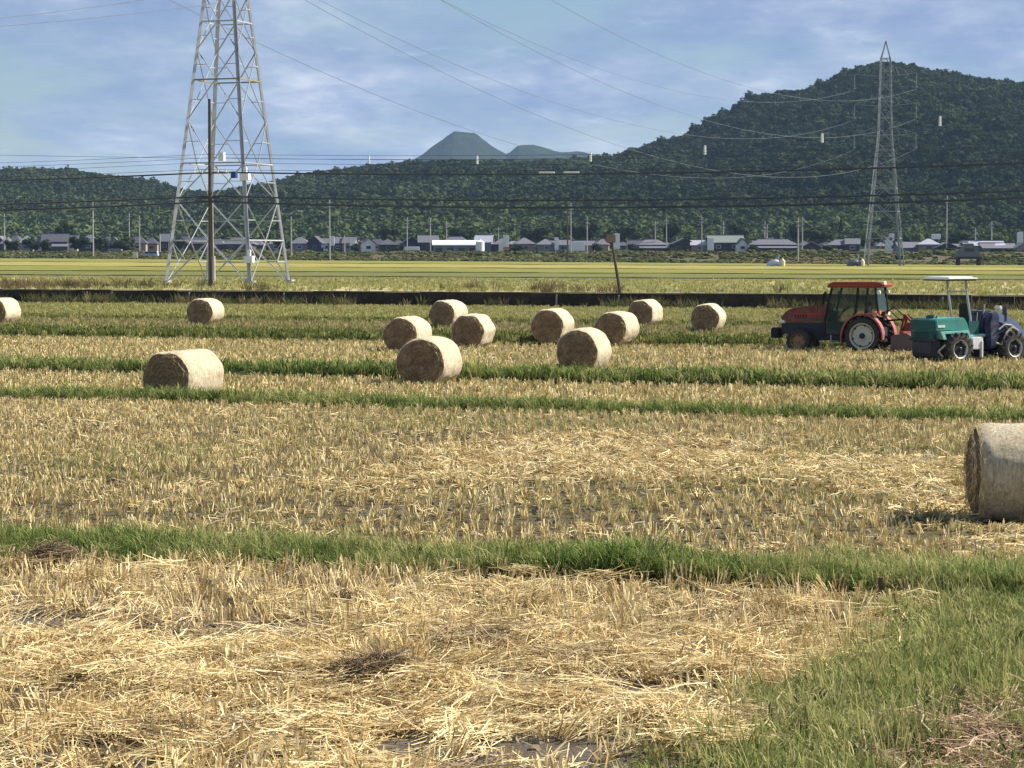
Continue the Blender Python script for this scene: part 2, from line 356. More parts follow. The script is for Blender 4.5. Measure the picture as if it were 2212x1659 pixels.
def ribbon(V, Fc, T, pts, w, side, t):
    b = len(V)
    for k, p in enumerate(pts):
        ww = w[k] if hasattr(w, '__len__') else w
        V.append(p - side * ww / 2); V.append(p + side * ww / 2); T += [t, t]
    for k in range(len(pts) - 1): Fc.append((b + 2 * k, b + 2 * k + 1, b + 2 * k + 3, b + 2 * k + 2))
rnd = random.Random(5); U = rnd.uniform; G = rnd.gauss
def tuft_stubble(mat, n=16, h=0.14, rad=0.045, w=0.007, spread=0.35, green=0, gmat=None, flop=0.0, lean=(0.14, -0.05)):
    V, Fc, T = [], [], []; mi = []
    for k in range(n + green):
        a = U(0, 6.283); r = rad * math.sqrt(U(0, 1)); p = Vector((r * math.cos(a), r * math.sin(a), -0.01))
        isg = k >= n; hh = h * U(0.6, 1.15) * (1.25 if isg else 1)
        ln = Vector((math.cos(a) * U(0, spread) + G(0, .12), math.sin(a) * U(0, spread) + G(0, .12), 1)).normalized()
        s_ = Vector((math.cos(a + U(-1, 1)), math.sin(a + U(-1, 1)), 0)).cross(Vector((0, 0, 1))).normalized()
        f0 = len(Fc)
        if isg or rnd.random() < flop:
            bend = Vector((math.cos(a), math.sin(a), -0.2)) * hh * U(0.3, 0.7)
            ribbon(V, Fc, T, [p, p + ln * hh * 0.6, p + ln * hh * 0.95 + bend], [w, w * 0.9, w * 0.3], s_, U(0, 0.3))
        else: ribbon(V, Fc, T, [p, p + ln * hh], [w, w * 0.9], s_, U(0, 0.35))
        mi += [1 if isg else 0] * (len(Fc) - f0)
    o = source('stubble_tuft', V, Fc, [mat, gmat] if gmat else mat, T)
    if gmat: o.data.polygons.foreach_set('material_index', mi)
    return o
def tuft_grass(mat, n=26, h=0.25, rad=0.09, w=0.008):
    V, Fc, T = [], [], []
    for k in range(n):
        a = U(0, 6.283); r = rad * math.sqrt(U(0, 1)); p = Vector((r * math.cos(a), r * math.sin(a), -0.015)); hh = h * U(0.45, 1.1)
        a2 = a + G(0, 0.7); ln = Vector((math.cos(a2) * U(0.05, 0.5), math.sin(a2) * U(0.05, 0.5), 1)).normalized()
        b = Vector((math.cos(a2), math.sin(a2), -0.35)) * hh * U(0.1, 0.6); s_ = Vector((-math.sin(a2 + U(-1, 1)), math.cos(a2 + U(-1, 1)), 0))
        ribbon(V, Fc, T, [p, p + ln * hh * 0.5, p + ln * hh * 0.8 + b * 0.35, p + ln * hh + b], [w, w, w * 0.75, w * 0.15], s_, U(0, 0.3))
    return source('grass_tuft', V, Fc, mat, T)
def bundle_straw(mat, n=28, ln=(0.10, 0.40), rad=0.16, w=0.0072, thick=0.06, align=0.5):
    V, Fc, T = [], [], []
    for k in range(n):
        a = G(0, align) + (math.pi if rnd.random() < .5 else 0); l_ = U(*ln); d = Vector((math.cos(a), math.sin(a), G(0, 0.16)))
        p = Vector((G(0, rad * .6), G(0, rad * .6), U(0.004, thick))); nrm = Vector((-d.y, d.x, 0)); cv = nrm * l_ * G(0, 0.24) + Vector((0, 0, U(-0.01, 0.03)))
        s_ = (nrm + Vector((0, 0, U(-.7, .7)))).normalized(); q = p + d * l_
        pts = [p - d * l_ / 2, p + cv * 0.6, p + d * l_ / 2 + cv * 0.2]
        for q in pts: q.z = max(q.z, -0.01)
        ribbon(V, Fc, T, pts, w * U(0.6, 1.2), s_, U(0, 0.4))
    return source('straw_wisp', V, Fc, mat, T)

ST = [(0.0, (0.44, 0.31, 0.13)), (0.25, (0.70, 0.56, 0.29)), (0.48, (0.88, 0.75, 0.44)), (0.68, (0.28, 0.18, 0.08)), (0.85, (0.60, 0.46, 0.22)), (1.0, (0.92, 0.82, 0.54))]
STD = [(0.0, (0.44, 0.36, 0.16)), (0.4, (0.66, 0.55, 0.28)), (0.8, (0.28, 0.23, 0.09)), (1.0, (0.78, 0.68, 0.40))]
GR = [(0.0, (0.048, 0.090, 0.020)), (0.35, (0.088, 0.15, 0.034)), (0.65, (0.165, 0.235, 0.06)), (0.85, (0.28, 0.32, 0.11)), (1.0, (0.46, 0.43, 0.20))]
GRD = [(0.0, (0.13, 0.17, 0.045)), (0.5, (0.30, 0.32, 0.11)), (1.0, (0.56, 0.50, 0.25))]
M_straw = blade('straw', ST, 0.15, [(0, (0.20, 0.15, 0.09)), (0.5, (0.32, 0.24, 0.14)), (1, (0.42, 0.31, 0.19))])
M_stub = blade('stubble_stalks', ST, 0.15, STD)
M_regrow = blade('green_regrowth', [(0, (0.16, 0.19, 0.05)), (0.5, (0.28, 0.29, 0.09)), (1, (0.42, 0.40, 0.15))], 0.4)
M_pale = blade('yellow_green_growth', [(0, (0.22, 0.25, 0.07)), (0.5, (0.36, 0.36, 0.12)), (1, (0.52, 0.47, 0.21))], 0.35, [(0, (0.17, 0.17, 0.065)), (0.5, (0.30, 0.265, 0.12)), (1, (0.46, 0.38, 0.21))])
M_grass = blade('grass_blades', GR, 0.3, GRD)
M_weed = blade('weed_leaves', [(0, (0.04, 0.065, 0.02)), (0.5, (0.07, 0.10, 0.03)), (1, (0.13, 0.15, 0.05))], 0.3, [(0, (0.10, 0.075, 0.04)), (0.5, (0.19, 0.14, 0.08)), (1, (0.28, 0.22, 0.13))])

def rnd_pts(v0, v1, dens, d_max=None, margin=1.22, pad=1.0, xmin=None):
    """random ground points in the strip v0..v1 within and a little beyond the field of view"""
    hw = lambda y: 0.225 * margin * y + pad
    ymax = v1 / (1 - K * 0.30) + 2; X = hw(ymax); A = 2 * X * (v1 - v0); n = int(A * dens)
    x = RNG.uniform(-X, X, n); v = RNG.uniform(v0, v1, n); y = v - K * x
    ok = (np.abs(x) < hw(y)) & (y > 11.5); return x[ok], y[ok]
def rowed(v0, v1, du, dv, jit=0.12, ang=-0.1, margin=1.22):
    ymax = v1 / (1 - K * 0.30) + 2; X = 0.225 * margin * ymax + 1
    us = np.arange(-X * 1.1, X * 1.1, du); vs = np.arange(v0, v1, dv); U_, V_ = np.meshgrid(us, vs)
    U_ = U_ + (np.arange(len(vs)) % 2)[:, None] * du * .5 * 0 + RNG.normal(0, du * jit, U_.shape); V_ = V_ + RNG.normal(0, dv * jit, U_.shape) + ang * 0
    x = U_.ravel() * 0.94; v = V_.ravel(); y = v - K * x; ok = (np.abs(x) < 0.225 * margin * y + 1) & (y > 11.5) & (v > v0) & (v < v1)
    return x[ok], y[ok]
def spread(name, srcs, x, y, s0, s1, tilt=0.15, hue=None, rz=None, zs=1.0, label=None, dz=0.0):
    n = len(x); z = terrain(x, y) + dz; ly = -0.22 if 'stubble' in name else 0.0; rot = np.stack([RNG.normal(0, tilt, n), RNG.normal(ly, tilt, n), RNG.uniform(0, 6.283, n) if rz is None else rz], -1)
    s_ = RNG.uniform(s0, s1, n); return scatter(name, srcs, np.stack([x, y, z], -1), rot, np.stack([s_, s_, s_ * zs], -1), hue, label)

# BALES: photo column of the middle, photo row of the top, turn of the end face
D = 1.22; RB = D / 2
BALES = [(3, 641, 26, 1.22), (444, 642, 20, 1.22), (396, 752, 29, 1.22), (881, 682, 20, 1.24), (969, 646, 22, 1.20), (1022, 676, 15, 1.24), (928, 724, 18, 1.27),
         (1194, 667, 15, 1.24), (1262, 706, 15, 1.26), (1333, 671, 18, 1.22), (1394, 645, 17, 1.18), (1530, 653, 10, 1.18), (2228, 909, 81, 1.20)]
BPOS = []
for px, pt, th, dd in BALES:
    # the top of the bale (height dd above the ground) is seen at row pt
    best = None
    for d in np.arange(24, 140, 0.05):
        x = (px - CX) / F * d; v = d + K * x; zb = tz(x, d)
        if 44.5 < v < 47.4: zb = -0.13 if pt > 740 else zb
        if 57.6 < v < 60.4: zb = -0.11
        if HZ + (CAMZ - (zb + dd)) * F / d <= pt and not 45.6 < v < 47.75 and not 57.7 < v < 60.7: best = (x, float(d), tz(x, d)); break
    BPOS.append(best)
def off_bales(x, y, r=0.62):
    ok = np.ones(len(x), bool)
    for b in BPOS: ok &= (x - b[0]) ** 2 + (y - b[1]) ** 2 > r * r
    return ok
TR = gp(1877, 763); LR = gp(2067, 788)

# --- stubble
stubA = [tuft_stubble(M_stub, 20, 0.185, 0.055, 0.010, 0.32, 0, None, 0.15) for _ in range(6)]
stubG = [tuft_stubble(M_stub, 17, 0.13, 0.055, 0.0125, 0.30, 3, M_regrow, 0.12) for _ in range(6)]
stubF = [tuft_stubble(M_stub, 14, 0.18, 0.075, 0.026, 0.28, 2, M_regrow, 0.0) for _ in range(5)]
x, y = rowed(12, 22.4, 0.19, 0.30, 0.15); v = y + K * x
keep = (v < 22.15 + lev_shift(x)) & (verge_d(x, y) < 0.1) & (RNG.random(len(x)) < 0.25 + 0.75 * sstep(0.42, 0.55, vec_noise(x, y, 0.55, 21) + 0.45 * sstep(18.2, 19.6, v) - 0.05)) & (vec_noise(x, y, 0.8, 33) < 0.74)
x, y = x[keep], y[keep]
spread('near_stubble', stubA, x, y, 0.75, 1.25, 0.28, np.clip(vec_noise(x, y, 1.2, 8) - 0.35, 0, 1) * 0.5, label='standing cut stubble in the nearest straw field')
x, y = rowed(23.3, 45.8, 0.22, 0.34, 0.09); flatp = sstep(0.48, 0.62, vec_noise(x, y, 0.16, 41) + 0.012 * (x + 2) - 0.02 * np.abs(y + K * x - 30))
keep = (RNG.random(len(x)) > 0.72 * flatp) & (RNG.random(len(x)) > rut(x, y) * 1.2) & off_bales(x, y, 0.5); x, y = x[keep], y[keep]
hue = np.clip(sstep(0.42, 0.66, vec_noise(x, y, 0.22, 12)) * 0.5 + RNG.normal(0, 0.12, len(x)), 0, 1)
spread('stubble', stubG, x, y, 0.75, 1.2, 0.2, hue, label='rows of cut stubble in the field beyond the first levee')
x, y = rowed(47.1, 57.9, 0.29, 0.46, 0.10); k_ = off_bales(x, y, 0.5); x, y = x[k_], y[k_]
spread('stubble', stubF, x, y, 0.8, 1.25, 0.2, np.clip(RNG.normal(0.25, 0.2, len(x)), 0, 1), label='stubble in the narrow field between the two far levees')
x, y = rowed(60.0, 81.2, 0.33, 0.55, 0.10); k_ = off_bales(x, y, 0.5); x, y = x[k_], y[k_]
spread('stubble', stubF, x, y, 0.9, 1.35, 0.2, np.clip(RNG.normal(0.3, 0.2, len(x)), 0, 1), label='stubble in the field where the tractors stand')
stubL = [tuft_stubble(M_pale, 12, 0.17, 0.16, 0.03, 0.5) for _ in range(4)]
x, y = rnd_pts(81.3, 137.5, 7.0)
k_ = off_bales(x, y, 0.5); x, y = x[k_], y[k_]
spread('green_stubble', stubL, x, y, 0.7, 1.2, 0.2, np.clip(0.95 * sstep(86, 89, y + K * x) - 0.75 * sstep(98.5, 99.5, y + K * x) + 0.25 * sstep(104, 108, y + K * x) + 0.35 * sstep(.5, .7, vec_noise(x, y, .06, 61)) + RNG.normal(0, .15, len(x)), 0, 1), label='short green regrowth in the field in front of the wall')
x, y = rnd_pts(81.0, 88, 16); v = y + K * x; k_ = off_bales(x, y, .5) & (RNG.random(len(x)) < 1 - .9 * sstep(83, 87.5, v)); x, y = x[k_], y[k_]
M_edge = blade('edge_grass', [(0, (.06, .085, .022)), (.5, (.12, .15, .042)), (1, (.24, .25, .09))], .3)
edge_s = [tuft_stubble(M_edge, 16, 0.19, 0.14, 0.028, 0.5) for _ in range(4)]
spread('edge_grass', edge_s, x, y, .8, 1.3, .2, label='darker grass along the near edge of the green field')
x, y = rnd_pts(98.8, 103, 12); v = y + K * x; k_ = off_bales(x, y, .5) & (RNG.random(len(x)) < 1 - .9 * sstep(99.6, 103, v)); x, y = x[k_], y[k_]
spread('edge_grass', edge_s, x, y, .7, 1.1, .2, label='thin darker grass line across the green field')
# --- loose straw
wisps = [bundle_straw(M_straw) for _ in range(8)]
x, y = rnd_pts(12, 22.1, 85); nz = vec_noise(x, y, 0.7, 55); sw = vec_noise(x * 0.5 + y * 0.2, (y + K * x) * 1.3, 0.55, 77)
keep = (y + K * x < 22.1 + lev_shift(x)) & (verge_d(x, y) < 0.25) & (RNG.random(len(x)) < 0.07 + 0.93 * sstep(0.43, 0.56, nz * 0.5 + sw * 0.5 + 0.04) * (1 - 0.88 * sstep(18.0, 19.4, y + K * x))); x, y = x[keep], y[keep]
hue = np.clip(sstep(0.60, 0.72, vec_noise(x, y, 0.9, 66)) * 0.8 + RNG.normal(0.03, 0.12, len(x)), 0, 1)
nn = len(x); mound = np.clip(vec_noise(x, y, 1.6, 88) - 0.42, 0, 1) * 0.42
o = spread('loose_straw', wisps, x, y, 0.8, 1.35, 0.16, hue, RNG.normal(0.35, 0.8, nn) + 2.4 * (vec_noise(x, y, 0.35, 99) - 0.5), label='loose straw lying over the nearest field')
co = np.zeros(nn * 3, np.float32); o.data.vertices.foreach_get('co', co); co = co.reshape(-1, 3); co[:, 2] += RNG.uniform(0, 1, nn) * mound; o.data.vertices.foreach_set('co', co.ravel())
wisps2 = [bundle_straw(M_straw, 14, (0.12, 0.34), 0.15, 0.013, 0.06, 1.0) for _ in range(6)]
x, y = rnd_pts(23.3, 45.8, 30); d_ = 0.08 + 0.9 * sstep(0.48, 0.60, vec_noise(x, y, 0.16, 41) + 0.012 * (x + 2) - 0.02 * np.abs(y + K * x - 30)); keep = (RNG.random(len(x)) < d_) & (RNG.random(len(x)) > rut(x, y) * .8) & off_bales(x, y, 0.55); x, y = x[keep], y[keep]
spread('loose_straw', wisps2, x, y, 0.8, 1.3, 0.2, np.clip(RNG.normal(0.1, 0.15, len(x)), 0, 1), label='pale loose straw among the stubble of the second field')
x, y = rnd_pts(47.1, 81, 4.5); ok = (((y + K * x) < 57.8) | ((y + K * x) > 60.0)) & off_bales(x, y, .6); x, y = x[ok], y[ok]
spread('loose_straw', wisps2, x, y, 0.8, 1.3, 0.2, label='scattered straw in the far stubble fields')
clods = []
M_clod = flat('dry_soil_clods', (.20, .16, .115), .95, var=.4, scale=12)
for k in range(5):
    bm = bmesh.new(); bmesh.ops.create_icosphere(bm, subdivisions=1, radius=.03)
    for q in bm.verts: q.co *= 1 + .6 * mnoise.noise(q.co * 40 + Vector((k * 5, 0, 0))); q.co.z *= .7
    clods.append(source('soil_clod', [q.co.copy() for q in bm.verts], [tuple(v_.index for v_ in ff.verts) for ff in bm.faces], M_clod)); bm.free()
x, y = rnd_pts(12, 46, 40); v = y + K * x; keep = ((v < 22.0) | (v > 23.4)) & (verge_d(x, y) < .3); x, y = x[keep], y[keep]
n_ = len(x); scatter('soil_clods', clods, np.stack([x, y, terrain(x, y)], -1), RNG.uniform(-.5, 3, (n_, 3)), np.minimum(RNG.gamma(1.6, .38, (n_, 1)), 1.5) * np.ones((1, 3)), label='crumbs of grey soil between the straw')
# dry brown straw heaps
M_dry = blade('rotting_straw', [(0, (0.06, 0.043, 0.030)), (0.4, (0.14, 0.10, 0.066)), (0.75, (0.27, 0.20, 0.13)), (1, (0.50, 0.39, 0.24))], 0.15)
dwisp = [bundle_straw(M_dry, 26, (0.12, 0.4), 0.13, 0.006, 0.08, 1.0) for _ in range(4)]
M_dry2 = blade('dry_brown_straw', [(0, (0.20, 0.13, 0.09)), (0.4, (0.36, 0.24, 0.16)), (0.8, (0.52, 0.38, 0.25)), (1, (0.66, 0.55, 0.38))], 0.15)
dwisp2 = [bundle_straw(M_dry2, 16, (0.1, 0.34), 0.13, 0.008, 0.06, 1.0) for _ in range(5)]
xs, ys, zs_ = [], [], []
for px, py, a, b, n in ((815, 1490, 0.22, 0.16, 46), (770, 1502, 0.24, 0.14, 34), (735, 1514, .18, .12, 20), (850, 1500, .3, .25, 16), (110, 1228, 0.28, 0.3, 34), (60, 1240, 0.4, 0.4, 16), (720, 1312, 0.22, 0.12, 9), (760, 1325, .2, .2, 5), (160, 1392, 0.3, 0.16, 12), (215, 1408, .3, .14, 9), (60, 1400, .4, .4, 8), (1380, 1362, 0.5, 0.3, 10), (640, 1395, .5, .3, 7), (590, 1590, 0.3, .3, 6), (905, 1560, .25, .15, 6), (1560, 1340, .5, .3, 7), (330, 1600, .4, .4, 6), (1200, 1500, .5, .3, 6)):
    c_ = gp(px, py)
    for _ in range(n): q, w_ = G(0, .62), G(0, .62); xs.append(c_[0] + q * a); ys.append(c_[1] + w_ * b); zs_.append(c_[2] + 0.03 + (max(0, 0.15 * (1 - q * q - w_ * w_)) if n > 30 else 0.0))
n = len(xs); scatter('rotting_straw', dwisp, np.stack([xs, ys, zs_], -1), np.stack([RNG.normal(0, .2, n), RNG.normal(0, .2, n), RNG.uniform(-.3, 1.2, n)], -1), RNG.uniform(.7, 1.1, (n, 1)) * np.ones((1, 3)), label='dark rotting straw lying in clumps on the nearest field')
x, y = rnd_pts(12, 19, 120); px = CX + F * x / y; py = HZ + F * CAMZ / y
keep = sstep(0, 1, (px - 1960) / 110 * 0.5 + (py - 1490) / 130 * 0.7 - 0.25 + (vec_noise(x, y, 2, 4) - .5)) > RNG.random(len(x)); keep &= (y < 15.9) & (x > 2.2); x, y = x[keep], y[keep]
spread('rotting_straw', dwisp2, x, y, 0.6, 1.1, 0.2, RNG.random(len(x)), dz=0.02, label='red brown dry straw patch in the bottom right corner')
corner = (x, y)
# --- grass
gs = [tuft_grass(M_grass) for _ in range(6)]; gs2 = [tuft_grass(M_grass, 22, 0.24, 0.12, 0.013) for _ in range(5)]; gs3 = [tuft_grass(M_grass, 20, 0.26, 0.16, 0.02) for _ in range(4)]
x, y = rnd_pts(21.2, 25.2, 200); v = y + K * x; px = CX + F * x / y
e = 0.7 * (vec_noise(x, y, 0.8, 17) - 0.5) + 0.35 * (vec_noise(x, y, 3.0, 18) - 0.5); wide = 0.45 * np.exp(-((px - 1390) / 300) ** 2)
wide = wide + 1.2 * sstep(1480, 1850, px); keep = (v > 22.05 + lev_shift(x) + e * 0.3) & (v < 23.3 + lev_shift(x) * .5 + e * 1.2 + wide) & ~((px > 1560) & (px < 1770) & (v > 23.6)) & (verge_d(x, y) < 1.5)
keep &= RNG.random(len(x)) < (1 - 0.8 * sstep(22.9 + wide * .6, 23.5 + wide, v)) * (0.45 + 0.55 * sstep(0.3, 0.5, vec_noise(x, y, 1.6, 37))); x, y = x[keep], y[keep]; v = y + K * x; px = CX + F * x / y
big = np.exp(-((px - 1390) / 230) ** 2) * 0.42 + np.exp(-((px - 1100) / 120) ** 2) * 0.12; n = len(x)
s_ = RNG.uniform(0.5, 1.1, n) * (0.7 + 0.65 * vec_noise(x, y, 1.1, 38)) + big; hue = np.clip(0.12 + 0.8 * sstep(22.8, 23.5, v) + 0.6 * sstep(0.42, .62, vec_noise(x, y, 0.8, 31)) + 0.5 * sstep(1560, 1700, px) * (1 - sstep(1750, 1850, px)) + RNG.normal(0, .12, n) - big * 1.4, 0, 1)
scatter('levee_grass', gs, np.stack([x, y, terrain(x, y)], -1), np.stack([RNG.normal(0, .2, n), RNG.normal(0, .2, n), RNG.uniform(0, 6.28, n)], -1), np.stack([s_, s_, s_], -1), hue, 'green grass growing along the nearest levee')
x, y = rnd_pts(45.4, 48.4, 75); v = y + K * x; e = 0.6 * (vec_noise(x, y, 0.6, 18) - .5); keep = (v > 45.85 + e * .3) & (v < 47.2 + e * 1.2) & off_bales(x, y, .35) & (RNG.random(len(x)) < (0.35 + 0.65 * sstep(0.32, 0.5, vec_noise(x, y, 1.1, 39))) * (1 - 0.7 * sstep(46.6, 47.3, v))); x, y = x[keep], y[keep]; v = y + K * x
n = len(x); s_ = 1.35 * RNG.uniform(0.45, 1.0, n) * (0.6 + 0.7 * vec_noise(x, y, 0.7, 58)) + 0.35 * np.exp(-((CX + F * x / y - 400) / 110) ** 2)
scatter('levee_grass', gs2, np.stack([x, y, terrain(x, y)], -1), np.stack([RNG.normal(0, .2, n), RNG.normal(0, .2, n), RNG.uniform(0, 6.28, n)], -1), np.stack([s_, s_, s_], -1), np.clip(0.3 + 0.5 * sstep(0.4, 0.65, vec_noise(x, y, 0.3, 19)) + 0.4 * sstep(46.5, 47.3, v) + RNG.normal(0, .12, n), 0, 1), 'grass on the second levee in front of the left bale')
x, y = rnd_pts(57.6, 61.2, 45); v = y + K * x; e = 0.8 * (vec_noise(x, y, 0.5, 28) - .5); keep = (v > 57.95 + e * .3) & (v < 60.0 + e * 1.3) & off_bales(x, y, .35) & (RNG.random(len(x)) < (0.4 + 0.6 * sstep(0.32, 0.5, vec_noise(x, y, 0.9, 49))) * (1 - 0.6 * sstep(59.2, 60.2, v))); x, y = x[keep], y[keep]; v = y + K * x
n = len(x); s_ = 1.45 * RNG.uniform(0.45, 1.05, n) * (0.65 + 0.6 * vec_noise(x, y, 0.5, 59))
scatter('levee_grass', gs3, np.stack([x, y, terrain(x, y)], -1), np.stack([RNG.normal(0, .2, n), RNG.normal(0, .2, n), RNG.uniform(0, 6.28, n)], -1), np.stack([s_, s_, s_], -1), np.clip(0.15 + 0.4 * sstep(0.4, 0.7, vec_noise(x, y, 0.25, 29)) + 0.4 * sstep(59, 60.2, v) + RNG.normal(0, .12, n), 0, 1), 'grass on the third levee beside the central bales')
x, y = rnd_pts(10, 23.6, 230, margin=1.5); vd = verge_d(x, y); keep = (vd > -0.45) & (RNG.random(len(x)) < (0.10 + 0.80 * sstep(-0.35, 0.8, vd)) * (0.55 + 0.45 * sstep(0.35, 0.55, vec_noise(x, y, 1.8, 25)))) & ((y + K * x) < 23.5)
px = CX + F * x / y; py = HZ + F * CAMZ / y; cor = sstep(0, 1, (px - 1960) / 110 * 0.5 + (py - 1490) / 130 * 0.7 - 0.25); keep &= RNG.random(len(x)) > cor * 0.75 * (y < 15.9); x, y = x[keep], y[keep]
gs1 = [tuft_grass(M_grass, 24, 0.20, 0.1, 0.0085) for _ in range(6)]
hue = np.clip(0.12 + 0.85 * (1 - sstep(-0.1, 1.1, verge_d(x, y))) + 0.6 * sstep(0.42, 0.62, vec_noise(x, y, 0.9, 23)) + 0.3 * sstep(0.5, 0.62, vec_noise(x, y, 3.5, 24)) + RNG.normal(0, .1, len(x)), 0, 1)
spread('verge_grass', gs1, x, y, 0.6, 1.15, 0.2, hue, label='short grass of the verge in the lower right')
def tuft_weed(mat, n=22, h=0.6, rad=0.25, w=0.03):
    V, Fc, T = [], [], []
    for k in range(n):
        a = U(0, 6.283); r = rad * U(0, 1); p = Vector((r * math.cos(a), r * math.sin(a), 0)); hh = h * U(0.4, 1.1); ln = Vector((math.cos(a) * .3, math.sin(a) * .3, 1)).normalized()
        ribbon(V, Fc, T, [p, p + ln * hh * 0.6, p + ln * hh + Vector((math.cos(a), math.sin(a), -.2)) * hh * .2], [w * .5, w * U(.8, 1.6), w * .3], Vector((math.sin(a * 3), math.cos(a * 3), 0)), U(0, .3))
    return source('weed_tuft', V, Fc, mat, T)
seeds = [tuft_weed(M_weed, 12, .16, .07, .02) for _ in range(3)] + [tuft_stubble(M_pale, 7, .34, .05, .006, .25) for _ in range(2)]
x, y = rnd_pts(11, 25, 16, margin=1.4); v = y + K * x; k_ = (verge_d(x, y) > 0) | ((v > 22.1 + lev_shift(x)) & (v < 23.6)); x, y = x[k_], y[k_]
spread('verge_weeds', seeds, x, y, .6, 1.2, .2, RNG.uniform(0, .6, len(x)), label='broad leaved weeds and pale seed stalks among the near grass')
# green cover between the stubble of the second field
x, y = rnd_pts(23.4, 45.7, 26); keep = (RNG.random(len(x)) < 0.45 * sstep(0.52, 0.66, vec_noise(x, y, 0.22, 12) + 0.01 * x)) & off_bales(x, y, .5); x, y = x[keep], y[keep]
spread('regrowth', gs2, x, y, 0.3, 0.55, 0.2, np.clip(RNG.normal(.65, .15, len(x)), 0, 1), label='thin green regrowth among the stubble of the second field')
# weeds along the wall and on the fields behind
ws = [tuft_weed(M_weed) for _ in range(4)]
x, y = rnd_pts(135.6, 138, 6.5); keep = vec_noise(x, y, 0.25, 50) > RNG.uniform(.3, .7, len(x)); x, y = x[keep], y[keep]
spread('wall_weeds', ws, x, y, 0.7, 1.4, 0.2, RNG.uniform(0, .9, len(x)), label='straggly weeds along the foot of the dark wall')
x, y = rnd_pts(140, 205, 1.1); spread('rough_grass', stubL, x, y, 0.8, 1.5, 0.2, RNG.uniform(0.0, .5, len(x)), label='rough grass of the olive field behind the wall')
x, y = rnd_pts(138.9, 152, 1.0); k_ = vec_noise(x, y, .12, 71) > .52; x, y = x[k_], y[k_]; spread('rough_grass', ws, x, y, 0.6, 1.2, 0.2, RNG.uniform(0.5, 1, len(x)), label='brown weeds on top of the wall')

# ------------------------------------------------------------------ straw bales
def bale_side_mat():
    m = Mat('net_wrapped_straw', 0.75, 0, 0.25)
    f = m.noise(30, 8, 0.8, (1, 1, 0.25)); base = m.ramp(f, [(0.30, (0.24, 0.17, 0.09)), (0.42, (0.54, 0.44, 0.28)), (0.54, (0.76, 0.68, 0.50)), (0.68, (0.90, 0.86, 0.72))])
    g_ = m.ramp(m.noise(3.0, 5, 0.6), [(0.35, (0.82, 0.79, 0.74)), (0.65, (1, 1, 1))]); m.color(m.mix(1.0, base, g_, 'MULTIPLY')); m.bump(m.noise(40, 8, 0.85, (1, 0.6, 1)), 1.0, 0.045); return m.m
def bale_end_mat():
    m = Mat('packed_straw_end', 0.95, 0, 0.1)
    c_ = m.n('ShaderNodeTexCoord'); gtex = m.noise(38, 8, 0.8); n2 = m.noise(7, 5, 0.7)
    a = m.ramp(gtex, [(0.3, (0.18, 0.12, 0.065)), (0.5, (0.36, 0.26, 0.15)), (0.68, (0.58, 0.44, 0.27))]); b = m.ramp(n2, [(0.35, (0.55, 0.5, 0.45)), (0.65, (1, 1, 1))])
    m.color(m.mix(1.0, a, b, 'MULTIPLY')); m.bump(gtex, 1.0, 0.04); return m.m
M_bs, M_be = bale_side_mat(), bale_end_mat()
